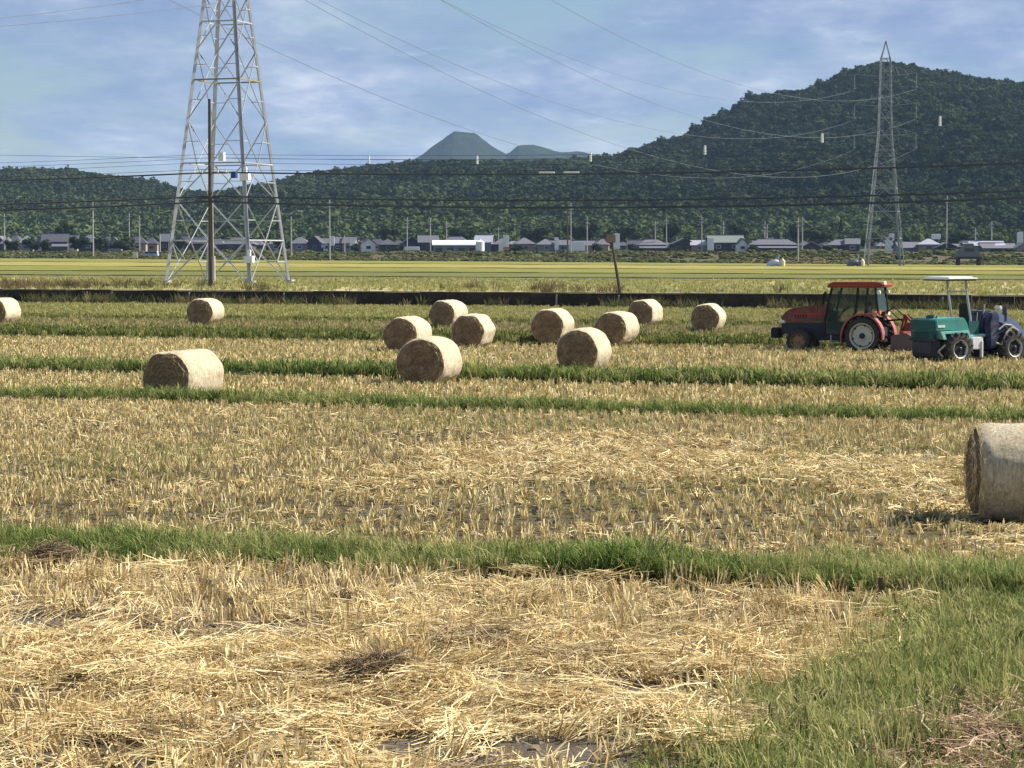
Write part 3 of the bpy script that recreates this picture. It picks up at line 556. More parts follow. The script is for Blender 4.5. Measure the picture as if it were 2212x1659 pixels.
def make_bale(i, loc, th, dd, label):
    r = dd / 2; ln = 1.62 if i == 2 else 1.30 if i == 12 else 1.5; ax, d = loc[0], loc[1]; view = math.atan2(ax, d)
    # the end face looks to the camera and th degrees to its left
    o = thing('straw_bale', loc, label, 'straw bale', 0, 'round straw bales left lying on the fields'); rr = random.Random(i * 17 + 3)
    rz = -view - R(th) if False else -view - R(th)
    o.rotation_euler = (0, 0, rz); na, nr = 112, 16; V = []; sx, sz = 1 + rr.uniform(0, .035), 1 - rr.uniform(0, .03)
    lum = [(rr.uniform(.003, .014), rr.randint(2, 7), rr.uniform(0, 6.28)) for _ in range(5)]
    def rad(a, y):
        q = r + sum(A * math.sin(k * a + p) for A, k, p in lum) * 0.7
        q += 0.016 * (mnoise.noise(Vector((math.cos(a) * 4, math.sin(a) * 4, y * 5 + i * 9))))
        q += 0.006 * mnoise.noise(Vector((math.cos(a) * 26, math.sin(a) * 26, y * 12 + i))); return q
    for j in range(nr + 1):
        y = -ln / 2 + ln * j / nr; e = min(1, (ln / 2 - abs(y)) / 0.10); sh = 0.045 * (1 - e) ** 2
        for k in range(na):
            a = 2 * math.pi * k / na; q = rad(a, y) - sh; zz_ = q * math.sin(a) * sz; V.append((q * math.cos(a) * sx, y + 0.012 * mnoise.noise(Vector((a * 3, y, i))), max(zz_, -r * 0.955) + r * 0.955))
    Fc = [(j * na + k, j * na + (k + 1) % na, (j + 1) * na + (k + 1) % na, (j + 1) * na + k) for j in range(nr) for k in range(na)]
    mesh_obj('net_wrap', V, Fc, M_bs, o, True)
    for s_ in (-1, 1):                                     # the two coiled end faces
        E = []; nrr = 15; row0 = (0 if s_ < 0 else nr) * na
        for q in range(nrr + 1):
            f = 1 - q / nrr; sag = 0.05 * (1 - f ** 6)
            for k in range(na):
                vx, vy, vz = V[row0 + k]; a = 2 * math.pi * k / na; spiral = 0.012 * math.sin((f * 9 + k / na) * 6.283) + 0.022 * mnoise.noise(Vector((vx * f * 9, vz * f * 9, i * 3 + s_))) + 0.012 * mnoise.noise(Vector((vx * f * 30, vz * f * 30, i * 3 + s_)))
                E.append((vx * f, vy + s_ * (sag + (spiral if q > 0 else 0)), (vz - r * .955) * f + r * .955))
        Fe = [((q * na + k), (q * na + (k + 1) % na), ((q + 1) * na + (k + 1) % na), ((q + 1) * na + k)) for q in range(nrr) for k in range(na)]
        mesh_obj('bale_end', E, Fe, M_be, o, False)
    V2, F2, T2 = [], [], []
    for _ in range(1700 if i == 12 else 600):                                   # stray stalks on rims, ends and wrap
        t = rr.random(); a = rr.uniform(0, 6.283)
        if t < 0.45: y = rr.choice((-1, 1)) * (ln / 2 - rr.uniform(-.01, .05)); q = r * rr.uniform(.94, 1.0)
        elif t < 0.85: y = rr.choice((-1, -1, 1)) * (ln / 2 + 0.05); q = r * math.sqrt(rr.random()) * .95
        else: y = rr.uniform(-ln / 2, ln / 2); q = r * 1.0
        p = Vector((q * math.cos(a), y, q * math.sin(a) * sz + r * .955)); nn_ = Vector((math.cos(a), 0, math.sin(a)))
        tan = Vector((-math.sin(a), 0, math.cos(a))) * rr.choice((-1, 1)); yy = Vector((0, 1 if y > 0 else -1, 0))
        dd_ = (tan + (nn_ * rr.uniform(-.1, .35) if abs(y) < ln / 2 + .02 else yy * rr.uniform(.05, .5)) + Vector((rr.gauss(0, .2), rr.gauss(0, .2), rr.gauss(0, .2)))).normalized()
        l_ = rr.uniform(.03, .14); sd_ = dd_.cross(nn_ + yy * .3).normalized()
        if (p + dd_ * l_).z > 0.01 and p.z > 0.02: ribbon(V2, F2, T2, [p, p + dd_ * l_ * .5, p + dd_ * l_ + Vector((0, 0, -l_ * .15))], rr.uniform(.003, .007), sd_, rr.random())
    lo = mesh_obj('loose_stalks', V2, F2, M_straw, o, tone=T2); lo['kind'] = 'stuff'
    return o
BL = ['round straw bale cut off by the left edge of the picture in the back row', 'round straw bale standing alone behind the utility pole on the left', 'large round straw bale at the left sunk behind grass of the levee',
      'round straw bale partly hidden behind the biggest bale of the central group', 'smallest farthest bale of the central group close to the dark wall', 'right hand bale of the central group of four', 'largest nearest bale of the central group with dark end toward the viewer',
      'round straw bale just behind and left of the grass-footed bale right of centre', 'nearest bale right of centre with its foot hidden in levee grass', 'round straw bale turned most sideways, behind the grass-footed bale right of centre', 'farther bale of the pair right of centre near the wall and the leaning pole',
      'lone round straw bale nearest to the left of the red tractor', 'big close straw bale seen from the side at the right edge of the picture']
for i, ((px, pt, th, dd), p) in enumerate(zip(BALES, BPOS)): make_bale(i, p, th, dd, BL[i])

# ------------------------------------------------------------------ steel lattice towers
M_steel = flat('galvanised_steel', (0.42, 0.44, 0.46), 0.5, 0.25, 0.15, 1.0)
M_rust = flat('rusty_steel', (0.26, 0.20, 0.10), 0.8, 0.1, 0.3, 3)
M_ins = flat('porcelain', (0.30, 0.26, 0.25), 0.3)
M_conc = flat('concrete', (0.42, 0.40, 0.36), 0.9, var=0.2, scale=3)
M_paint = flat('white_painted_box', (0.75, 0.75, 0.73), 0.5)
M_wire = flat('dark_cable', (0.05, 0.05, 0.055), 0.6)
M_steel2 = flat('weathered_steel', (0.24, 0.27, 0.30), 0.6, 0.2, 0.15, 1.0)
def tower(loc, rz, b0, b1, zk, b2, ztop, apex, arms, half, zl, lw, label, insl=3.0, boxes=False):
    MS = M_steel if boxes else M_steel2
    t = thing('pylon', loc, label, 'pylon', rz, 'lattice pylons of the power line')
    def hw(z): return b0 + (b1 - b0) * z / zk if z <= zk else b1 + (b2 - b1) * (z - zk) / (ztop - zk)
    cor = ((-1, -1), (1, -1), (1, 1), (-1, 1)); P = lambda c_, z: Vector((cor[c_ % 4][0] * hw(z), cor[c_ % 4][1] * hw(z), z))
    for k in range(4):
        m = MB(); m.bar(P(k, 0), P(k, zk), lw, angle=True); m.bar(P(k, zk), P(k, ztop), lw * .8, angle=True); m.build('leg', MS, t)
        MB().box((P(k, 0).x, P(k, 0).y, 0.0), (0.75, 0.75, 0.5)).build('footing', M_conc, t, bevel=0.03)
    nlev = len(zl)
    for f in range(4):
        for li, z in enumerate(zl):
            rust = boxes and li == 3
            if z > 0: MB().bar(P(f, z), P(f + 1, z), lw * .42, angle=True).build('horizontal_brace', M_rust if rust else MS, t)
        for li in range(nlev - 1):
            z0, z1 = zl[li], zl[li + 1]; zm = z0 + (z1 - z0) * 0.52
            mid = lambda z: (P(f, z) + P(f + 1, z)) / 2
            if li == 0:                                    # splayed feet with inner bracing
                for a_, b_ in ((f, f + 1), (f + 1, f)):
                    MB().bar(P(a_, 0), mid(z1), lw * .38, angle=True).build('diagonal_brace', MS, t)
                    q = P(a_, 0).lerp(mid(z1), 0.5)
                    MB().bar(P(a_, z1 * .5), q, lw * .26, angle=True).build('short_brace', MS, t)
                    MB().bar(P(a_, z1), q, lw * .26, angle=True).build('short_brace', MS, t)
            else:
                for a_, b_ in ((f, f + 1), (f + 1, f)):
                    MB().bar(mid(z0), P(a_, zm), lw * .34, angle=True).build('diagonal_brace', MS, t)
                    MB().bar(P(a_, zm), mid(z1), lw * .34, angle=True).build('diagonal_brace', MS, t)
                    if z1 - z0 > 4:
                        q0 = mid(z0).lerp(P(a_, zm), .5); q1 = P(a_, zm).lerp(mid(z1), .5)
                        MB().bar(q0, Vector(P(a_, q0.z)), lw * .24, angle=True).build('short_brace', MS, t)
                        MB().bar(q1, Vector(P(a_, q1.z)), lw * .24, angle=True).build('short_brace', MS, t)
    for k in range(4): MB().bar(P(k, ztop), (0, 0, apex), lw * .6, angle=True).build('peak_leg', MS, t)
    tips = []
    for z in arms:
        for s_ in (-1, 1):
            m = MB(); tip = Vector((s_ * half, 0, z + 0.4)); h_ = hw(z)
            for yy in (-1, 1):
                m.bar((s_ * h_, yy * h_, z), tip, lw * (.32 if boxes else .2), angle=True); m.bar((s_ * hw(z + 1.9), yy * hw(z + 1.9), z + 1.9), tip, lw * (.28 if boxes else .18), angle=True)
                for q in (.33, .66): m.bar(Vector((s_ * h_, yy * h_, z)).lerp(tip, q), Vector((s_ * hw(z + 1.9), yy * hw(z + 1.9), z + 1.9)).lerp(tip, q - .15), lw * .16)
            m.build('crossarm', MS, t)
            st = MB(); st.tube([tip, tip - Vector((0, 0, insl))], 0.035, 6)
            n = int(insl / .22)
            for q in range(n): z_ = tip.z - 0.2 - q * (insl - .4) / n; st.tube([(tip.x, 0, z_), (tip.x, 0, z_ - .06), (tip.x, 0, z_ - .10)], [.05, .14 if boxes else .08, .05], 8)
            st.tube([(tip.x + .30 * math.cos(a), .30 * math.sin(a), tip.z - insl + .35) for a in np.linspace(0, 6.283, 13)], 0.03, 5)
            st.build('insulator', M_ins if boxes else MS, t); tips.append((tip.x, tip.y, tip.z - insl))
    if boxes:
        MB().bar((hw(0) * .4, -hw(4) , 3.6), (hw(0), -hw(3.6), 3.6), .05).build('ladder_rail', MS, t)
        for bx_, bz in ((hw(1.9) + .3, 1.9), (hw(8.2) + .35, 8.3)):
            MB().box((bx_ - .2, -hw(bz) - .1, bz), (.75, .5, .55)).box((bx_ - .2, -hw(bz) - .1, bz + .5), (.3, .2, .5)).build('equipment_box', M_paint, t, bevel=.03)
    bpy.context.view_layer.update(); return t, [t.matrix_world @ Vector(q) for q in tips]
p1 = gp(493.5, 611.5); p2 = gp(1908, 577)
s1 = F / p1[1]; s2 = F / p2[1]
LINE = math.atan2(p2[0] - p1[0], p2[1] - p1[1])
tw1, tips1 = tower(p1, -R(19.1) , 99 / s1, 35 / s1, 612 / s1, 37 / s1, 40, 45, (25.4, 32, 38.2), 5.55,
             [0] + [(612 - q) / s1 for q in (520, 356, 178, 54, -60, -160)] , 0.25, 'tall galvanised steel pylon in front at the left, its top out of the picture', boxes=True)
tw2, tips2 = tower(p2, -R(16), 40 / s2, 14.5 / s2, 284 / s2, 10.5 / s2, 447 / s2, 485 / s2, (282 / s2, 346 / s2, 410 / s2), 66 / s2,
             [0, 62 / s2, 120 / s2, 170 / s2, 215 / s2, 252 / s2, 284 / s2, 320 / s2, 356 / s2, 390 / s2, 420 / s2, 447 / s2], 0.26, 'distant grey steel pylon standing in front of the wooded hill behind the tractors')
def catenary(a, b, sag, n=40): return [Vector(a).lerp(Vector(b), k / n) - Vector((0, 0, 4 * sag * (k / n) * (1 - k / n))) for k in range(n + 1)]
M_alu = flat('dull_aluminium', (.13, .15, .19), .6)
def cable(pts, r, label, group=None, name='power_cable'):
    return tag(MB().tube(pts, r, 5).build(name, M_alu if name == 'power_cable' else M_wire), label, 'cable', group)
nm = ['left arm', 'right arm']
dirv = (Vector(p1) - Vector(p2)); p0 = Vector(p1) + dirv.normalized() * 330
for i, (a, b) in enumerate(zip(tips1, tips2)):
    lev = ('lowest', 'middle', 'top')[i // 2]
    cable(catenary(a, b, 9.4), 0.020, f'conductor from the {lev} {nm[i % 2]} of the near pylon to the distant pylon', 'conductors between the two pylons')
    q = Vector(a) - Vector(p1) + p0; cable(catenary(a, q, 15), 0.02, f'conductor running left out of the picture from the {lev} {nm[i % 2]} of the near pylon', 'conductors left of the near pylon')

# ------------------------------------------------------------------ concrete utility pole with its wires
up = gp(456, 622)
M_pole = flat('weathered_pole', (0.095, 0.075, 0.06), 0.9, var=0.3, scale=1.2)
H1 = (622 - 216) / (F / up[1]); lx, ly = 0.941, -0.339
ut = thing('utility_pole', up, 'tall dark brown utility pole standing in front of the left pylon', 'utility pole')
MB().tube([(0, 0, -.3), (0, 0, H1)], [.17, .10], 12).build('pole', M_pole, ut, smooth=True)
su = F / up[1]; zh = lambda py: (622 - py) / su
MB().box((0, 0, zh(355)), (2.6, .1, .1), math.atan2(-lx, -ly) + math.pi / 2 * 0).build('crossarm', M_steel, ut)
MB().box((-.1, 0, zh(375)), (3.0, .1, .1), math.atan2(ly, lx)).build('crossarm', M_rust, ut)
MB().box((0, 0, zh(428)), (1.6, .12, .12), math.atan2(ly, lx)).build('crossarm', M_wire, ut)
for s_ in (-1.2, -.6, .6, 1.2): MB().tube([(s_ * .94, -.34 * s_, zh(375) + .05), (s_ * .94, -.34 * s_, zh(375) + .3)], [.06, .04], 8).build('insulator', M_paint, ut)
tx = MB().tube([(.85, -.25, zh(349)), (.85, -.25, zh(331))], .24, 14); tx.build('switch_box', M_paint, ut)
MB().tube([(1.7, -.4, zh(386)), (1.7, -.4, zh(372))], .24, 12).build('junction_can', flat('blue_can', (.03, .07, .2), .5), ut)
MB().tube([(.2, -.05, .5), (.2, -.05, 2.2)], .13, 10).build('guard_sleeve', M_conc, ut)
MB().tube([(.19, -.05, 2.2), (.16, -.05, zh(430))], .05, 6).build('conduit', M_conc, ut)
# neighbouring poles just outside the frame carry the same wires
ends = []
for k, dist in ((0, -62.0), (1, 66.0)):
    x, y = up[0] + lx * dist, up[1] + ly * dist; q = (x, y, tz(x, y))
    u2 = thing('utility_pole', q, ('utility pole just beyond the left edge of the picture', 'utility pole just beyond the right edge of the picture')[k], 'utility pole')
    MB().tube([(0, 0, -.3), (0, 0, H1)], [.20, .12], 12).build('pole', M_pole, u2, smooth=True); MB().box((0, 0, zh(375)), (.1, 2.2, .1), 0).build('crossarm', M_rust, u2); ends.append(Vector((x, y, q[2])))
for nm_, zz_, off, r_, sg in (('top thin wire', zh(334), 0, .012, .55), ('second thin wire', zh(341), .5, .012, .6), ('third thin wire', zh(352), -.4, .012, .6), ('upper black cable', zh(372), .9, .055, .55), ('thin wire beside the upper black cable', zh(368), -.9, .014, .5), ('middle black cable', zh(424), .2, .055, .62), ('lowest black cable', zh(436), -.1, .065, .72)):
    o_ = Vector((.34 * off, .94 * off, 0))
    for k in (0, 1):
        cable(catenary(Vector(up) + Vector((0, 0, zz_)) + o_, ends[k] + Vector((0, 0, zz_ + (0.25 if k else 0))) + o_, sg * (1.0 if k else .9), 24), r_, f'{nm_} of the utility pole line running to the {("left", "right")[k]}', 'wires of the utility pole line', 'overhead_wire')
sp = catenary(Vector(up) + Vector((0, 0, zh(368))), ends[1] + Vector((0, 0, zh(368))), .5, 24)
for px in (1181, 1234):
    for k in range(24):
        a, b = sp[k], sp[k + 1]; pa, pb = CX + F * a.x / a.y, CX + F * b.x / b.y
        if pa <= px < pb:
            q = a.lerp(b, (px - pa) / (pb - pa)); d_ = (b - a).normalized()
            tag(MB().tube([q - d_ * .52, q + d_ * .52], .05, 8).build('wire_sleeve', M_paint), ('left' if px < 1200 else 'right') + ' one of two white sleeves on the wire before the hill', 'wire sleeve', 'white sleeves on the wire')
# a wire strung with white marker tags
def bez(t): 
    px = -200 + 2700 * t; k = (px - 1010) / 250; py = 346 - 5.0 * k * k * (1 if k > 0 else 0.12); d = 300 - 60 * max(0, px - 1000) / 1500; return Vector(at(px, d, py))
pts = [bez(t / 60) for t in range(61)]; tag(MB().tube(pts, .022, 5).build('marker_wire', M_wire), 'thin wire strung with white tags rising to the right across the hill', 'cable')
for px in (798, 1031, 1275, 1521, 1773, 2026):
    q = bez((px + 200) / 2700); tag(MB().tube([q + Vector((0, 0, .55)), q - Vector((0, 0, .55))], [.13, .16], 8).build('wire_marker', M_paint), f'white wire marker, number {["one", "two", "three", "four", "five", "six"][[798, 1031, 1275, 1521, 1773, 2026].index(px)]} from the left on the rising wire', 'wire marker', 'white markers on the rising wire')

# ------------------------------------------------------------------ hills
sil = [(-3500, 470), (-1500, 420), (-600, 385), (0, 366), (150, 365), (220, 378), (330, 392), (390, 408), (480, 412), (560, 402), (620, 388), (690, 370), (760, 362), (870, 350), (980, 347), (1100, 350), (1180, 345), (1330, 334), (1380, 316), (1480, 293), (1560, 249), (1640, 205), (1760, 188), (1830, 154), (1880, 134), (1940, 138), (2000, 152), (2100, 167), (2212, 180), (2600, 230), (3300, 330), (5000, 450)]
YR = 1700.0; sx_ = np.array([(a - CX) / F * YR for a, b in sil]); sh_ = np.array([CAMZ + (HZ - b) / F * YR for a, b in sil]) - 6.5 - 5
def hill_h(x, y):
    g0 = 1010 + 60 * (vec_noise(x, x * 0, 0.004, 3) - .5); t = np.clip((y - g0) / (YR - g0), 0, 1); t2 = np.clip((y - YR) / 700, 0, 1)
    H = np.interp(x, sx_, sh_); up_ = (0.62 * t + 0.38 * t * t * (3 - 2 * t)) * (1 - sstep(0, 1, t2))
    gul = (vec_noise(x + 0.25 * y, y * .35, 0.011, 6, 4) - .5) * 2; rid = (vec_noise(x, y, .03, 16, 3) - .5) * 2
    return H * up_ + (gul * 0.34 * H + rid * 6) * (t * (1 - t) * 2.2) * (1 - t2) - 0.5 + 5 * sstep(0, .05, t)
xs = np.arange(-2000, 2400, 16.0); ys = np.arange(960, 2400, 16.0); X, Y = np.meshgrid(xs, ys); Z = hill_h(X.ravel(), Y.ravel()).reshape(X.shape)
nx = len(xs); f = [(i * nx + j, i * nx + j + 1, (i + 1) * nx + j + 1, (i + 1) * nx + j) for i in range(len(ys) - 1) for j in range(nx - 1)]
M_hill = Mat('forest_floor', 0.95, 0, .1); M_hill.color(M_hill.ramp(M_hill.noise(.08, 8, .7), [(.35, (.012, .02, .01)), (.65, (.035, .05, .02))]))
tag(mesh_obj('hill', np.stack([X, Y, Z], -1).reshape(-1, 3), f, M_hill.m, smooth=True), kind='structure')
far = [(-6000, 470), (200, 430), (700, 400), (850, 355), (890, 345), (918, 328), (945, 308), (968, 291), (984, 282), (1002, 284), (1028, 285), (1040, 296), (1062, 314), (1095, 330), (1120, 312), (1150, 311), (1190, 320), (1215, 329), (1250, 325), (1285, 333), (1500, 360), (2200, 420), (9000, 470)]
YF = 5200.0; fx = np.array([(a - CX) / F * YF for a, b in far]); fh = np.array([CAMZ + (HZ - b) / F * YF for a, b in far])
def far_h(x, y):
    t = np.clip((y - 3900) / (YF - 3900), 0, 1); t2 = np.clip((y - YF) / 1500, 0, 1); H = np.interp(x, fx, fh)
    return H * t ** 1.7 * (1 - t2) + (vec_noise(x, y * .5, .006, 9, 5) - .5) * 90 * t * (1 - t) * 2 + (vec_noise(x, y, .04, 19, 3) - .5) * 7 * t * (1 - t2) - 3
xs = np.concatenate([np.arange(-5500, -500, 120.0), np.arange(-500, 500, 9.0), np.arange(500, 5500, 120.0)]); ys = np.concatenate([np.arange(3850, 5100, 22.0), np.arange(5100, 5260, 8.0), np.arange(5260, 6800, 120.0)]); X, Y = np.meshgrid(xs, ys); Z = far_h(X.ravel(), Y.ravel()).reshape(X.shape)
nx = len(xs); f = [(i * nx + j, i * nx + j + 1, (i + 1) * nx + j + 1, (i + 1) * nx + j) for i in range(len(ys) - 1) for j in range(nx - 1)]
M_far = Mat('far_forest', .95, 0, .1); M_far.color(M_far.ramp(M_far.noise(.05, 8, .75), [(.35, (.010, .020, .012)), (.55, (.022, .036, .018)), (.7, (.045, .06, .03))])); M_far.bump(M_far.noise(.06, 6, .8), 1.0, 12)
tag(mesh_obj('far_mountain', np.stack([X, Y, Z], -1).reshape(-1, 3), f, M_far.m), kind='structure')
# trees
M_leafA = blade('broadleaf_foliage', [(0, (.018, .028, .014)), (.4, (.027, .038, .018)), (.8, (.040, .052, .025)), (1, (.055, .068, .032))], .08, [(0, (.045, .065, .024)), (.5, (.075, .10, .036)), (1, (.11, .14, .055))])
M_bark = flat('bark', (.08, .06, .045), .95)
def crown(mat, n=210, leaf=.16, seed=0, tall=1.0, cone=False):
    rr = random.Random(seed); V, Fc, T = [], [], []; lobes = []
    for _ in range(7 if not cone else 1): lobes.append((Vector((rr.gauss(0, .38), rr.gauss(0, .38), rr.uniform(-.25, .5) * tall)), rr.uniform(.35, .6)))
    lobes.append((Vector((0, 0, 0)), .62))
    for k in range(n):
        if cone:
            z = rr.random(); rad = .5 * (1 - z) + .04; a = rr.uniform(0, 6.28); c_ = Vector((rad * math.cos(a), rad * math.sin(a), (z * 2 - .8) * tall)); nn_ = Vector((math.cos(a), math.sin(a), .5))
        else:
            lc, lr = rr.choice(lobes); d_ = Vector((rr.gauss(0, 1), rr.gauss(0, 1), rr.gauss(0.25, 1))).normalized(); c_ = lc + Vector((d_.x * lr, d_.y * lr, d_.z * lr * .85 * tall)) * rr.uniform(.8, 1.08); nn_ = d_
        t_ = rr.uniform(0, .35); nn_ = (nn_ + Vector((rr.gauss(0, .35), rr.gauss(0, .35), rr.gauss(0, .35)))).normalized()
        u = nn_.orthogonal().normalized(); u.rotate(Matrix.Rotation(rr.uniform(0, 6.28), 3, nn_)); v_ = nn_.cross(u); s_ = leaf * rr.uniform(.6, 1.4); b = len(V)
        V += [c_ - u * s_ * .5 - v_ * s_ * .3, c_ + u * s_ * .4 - v_ * s_ * .5, c_ + u * s_ * .55 + v_ * s_ * .35 - nn_ * s_ * .2, c_ - u * s_ * .2 + v_ * s_ * .6 - nn_ * s_ * .1]; T += [t_] * 4; Fc.append((b, b + 1, b + 2, b + 3))
    if not cone:                                           # darker mass inside that closes the crown
        for lc, lr in lobes:
            bm = bmesh.new(); bmesh.ops.create_icosphere(bm, subdivisions=1, radius=lr * .82); b = len(V)
            for q in bm.verts: V.append(lc + Vector((q.co.x, q.co.y, q.co.z * .85 * tall))); T.append(0)
            bm.faces.ensure_lookup_table(); Fc += [tuple(b + q.index for q in ff.verts) for ff in bm.faces]; bm.free()
    return V, Fc, T
cr = []
for k in range(5): V, Fc, T = crown(M_leafA, 230, .24, k); cr.append(source('tree_crown', V, Fc, M_leafA, T))
n = 46000; x = RNG.uniform(-620, 640, n); y = RNG.uniform(1000, 1790, n); ok = (np.abs(x) < y * .225 * 1.2 + 10); x, y = x[ok], y[ok]; z = hill_h(x, y); ok = z > 4.0; x, y, z = x[ok], y[ok], z[ok]; n = len(x)
s_ = RNG.uniform(3.2, 7.4, n) * (0.75 + .5 * vec_noise(x, y, .02, 14)); hue = np.clip(sstep(.5, .7, vec_noise(x, y, .015, 24)) * .45 + .85 * sstep(30, 8, z) * (vec_noise(x, y, .02, 77) > .4) + RNG.normal(0, .12, n), 0, 1)
scatter('forest', cr, np.stack([x, y, z + s_ * .25], -1), np.stack([RNG.normal(0, .12, n), RNG.normal(0, .12, n), RNG.uniform(0, 6.28, n)], -1), np.stack([s_, s_, s_ * RNG.uniform(.7, 1.05, n)], -1), hue, 'dense woodland covering the hillside')
n = 1500; x = RNG.uniform(-300, 300, n); y = RNG.uniform(900, 1010, n); z = terrain(x, y); s_ = RNG.uniform(2.6, 5.0, n)
scatter('tree_belt', cr[:5], np.stack([x, y, z + s_ * .5], -1), np.stack([RNG.normal(0, .1, n), RNG.normal(0, .1, n), RNG.uniform(0, 6.28, n)], -1), np.stack([s_, s_, s_ * RNG.uniform(.8, 1.3, n)], -1), np.clip(RNG.normal(.75, .25, n), 0, 1), 'light green belt of trees at the foot of the hill behind the village')
n = 5200; x = RNG.uniform(-190, 190, n); v = RNG.uniform(562, 690, n); y = v - K * x; z = terrain(x, y); s_ = RNG.uniform(.35, 1.15, n) * (.5 + vec_noise(x, y, .05, 36)); 
ok = vec_noise(x, y, .06, 46) > RNG.uniform(.2, .62, n); x, y, z, s_ = x[ok], y[ok], z[ok], s_[ok]; n = len(x)
bush = []
M_bush = blade('bush_leaves', [(0, (.05, .075, .02)), (.5, (.085, .115, .035)), (1, (.14, .16, .06))], .25, [(0, (.12, .10, .05)), (.5, (.20, .17, .09)), (1, (.30, .25, .15))])
for k in range(4): V, Fc, T = crown(M_bush, 120, .3, k + 60, .8); bush.append(source('bush', V, Fc, M_bush, T))
scatter('bank_weeds', bush, np.stack([x, y, z + s_ * .2], -1), np.stack([RNG.normal(0, .1, n), RNG.normal(0, .1, n), RNG.uniform(0, 6.28, n)], -1), np.stack([s_ * 1.5, s_ * 1.5, s_], -1), np.clip(vec_noise(x, y, .04, 56) * 1.6 - .5 + RNG.normal(0, .1, n), 0, 1), 'weeds and low bushes on the bank before the village')

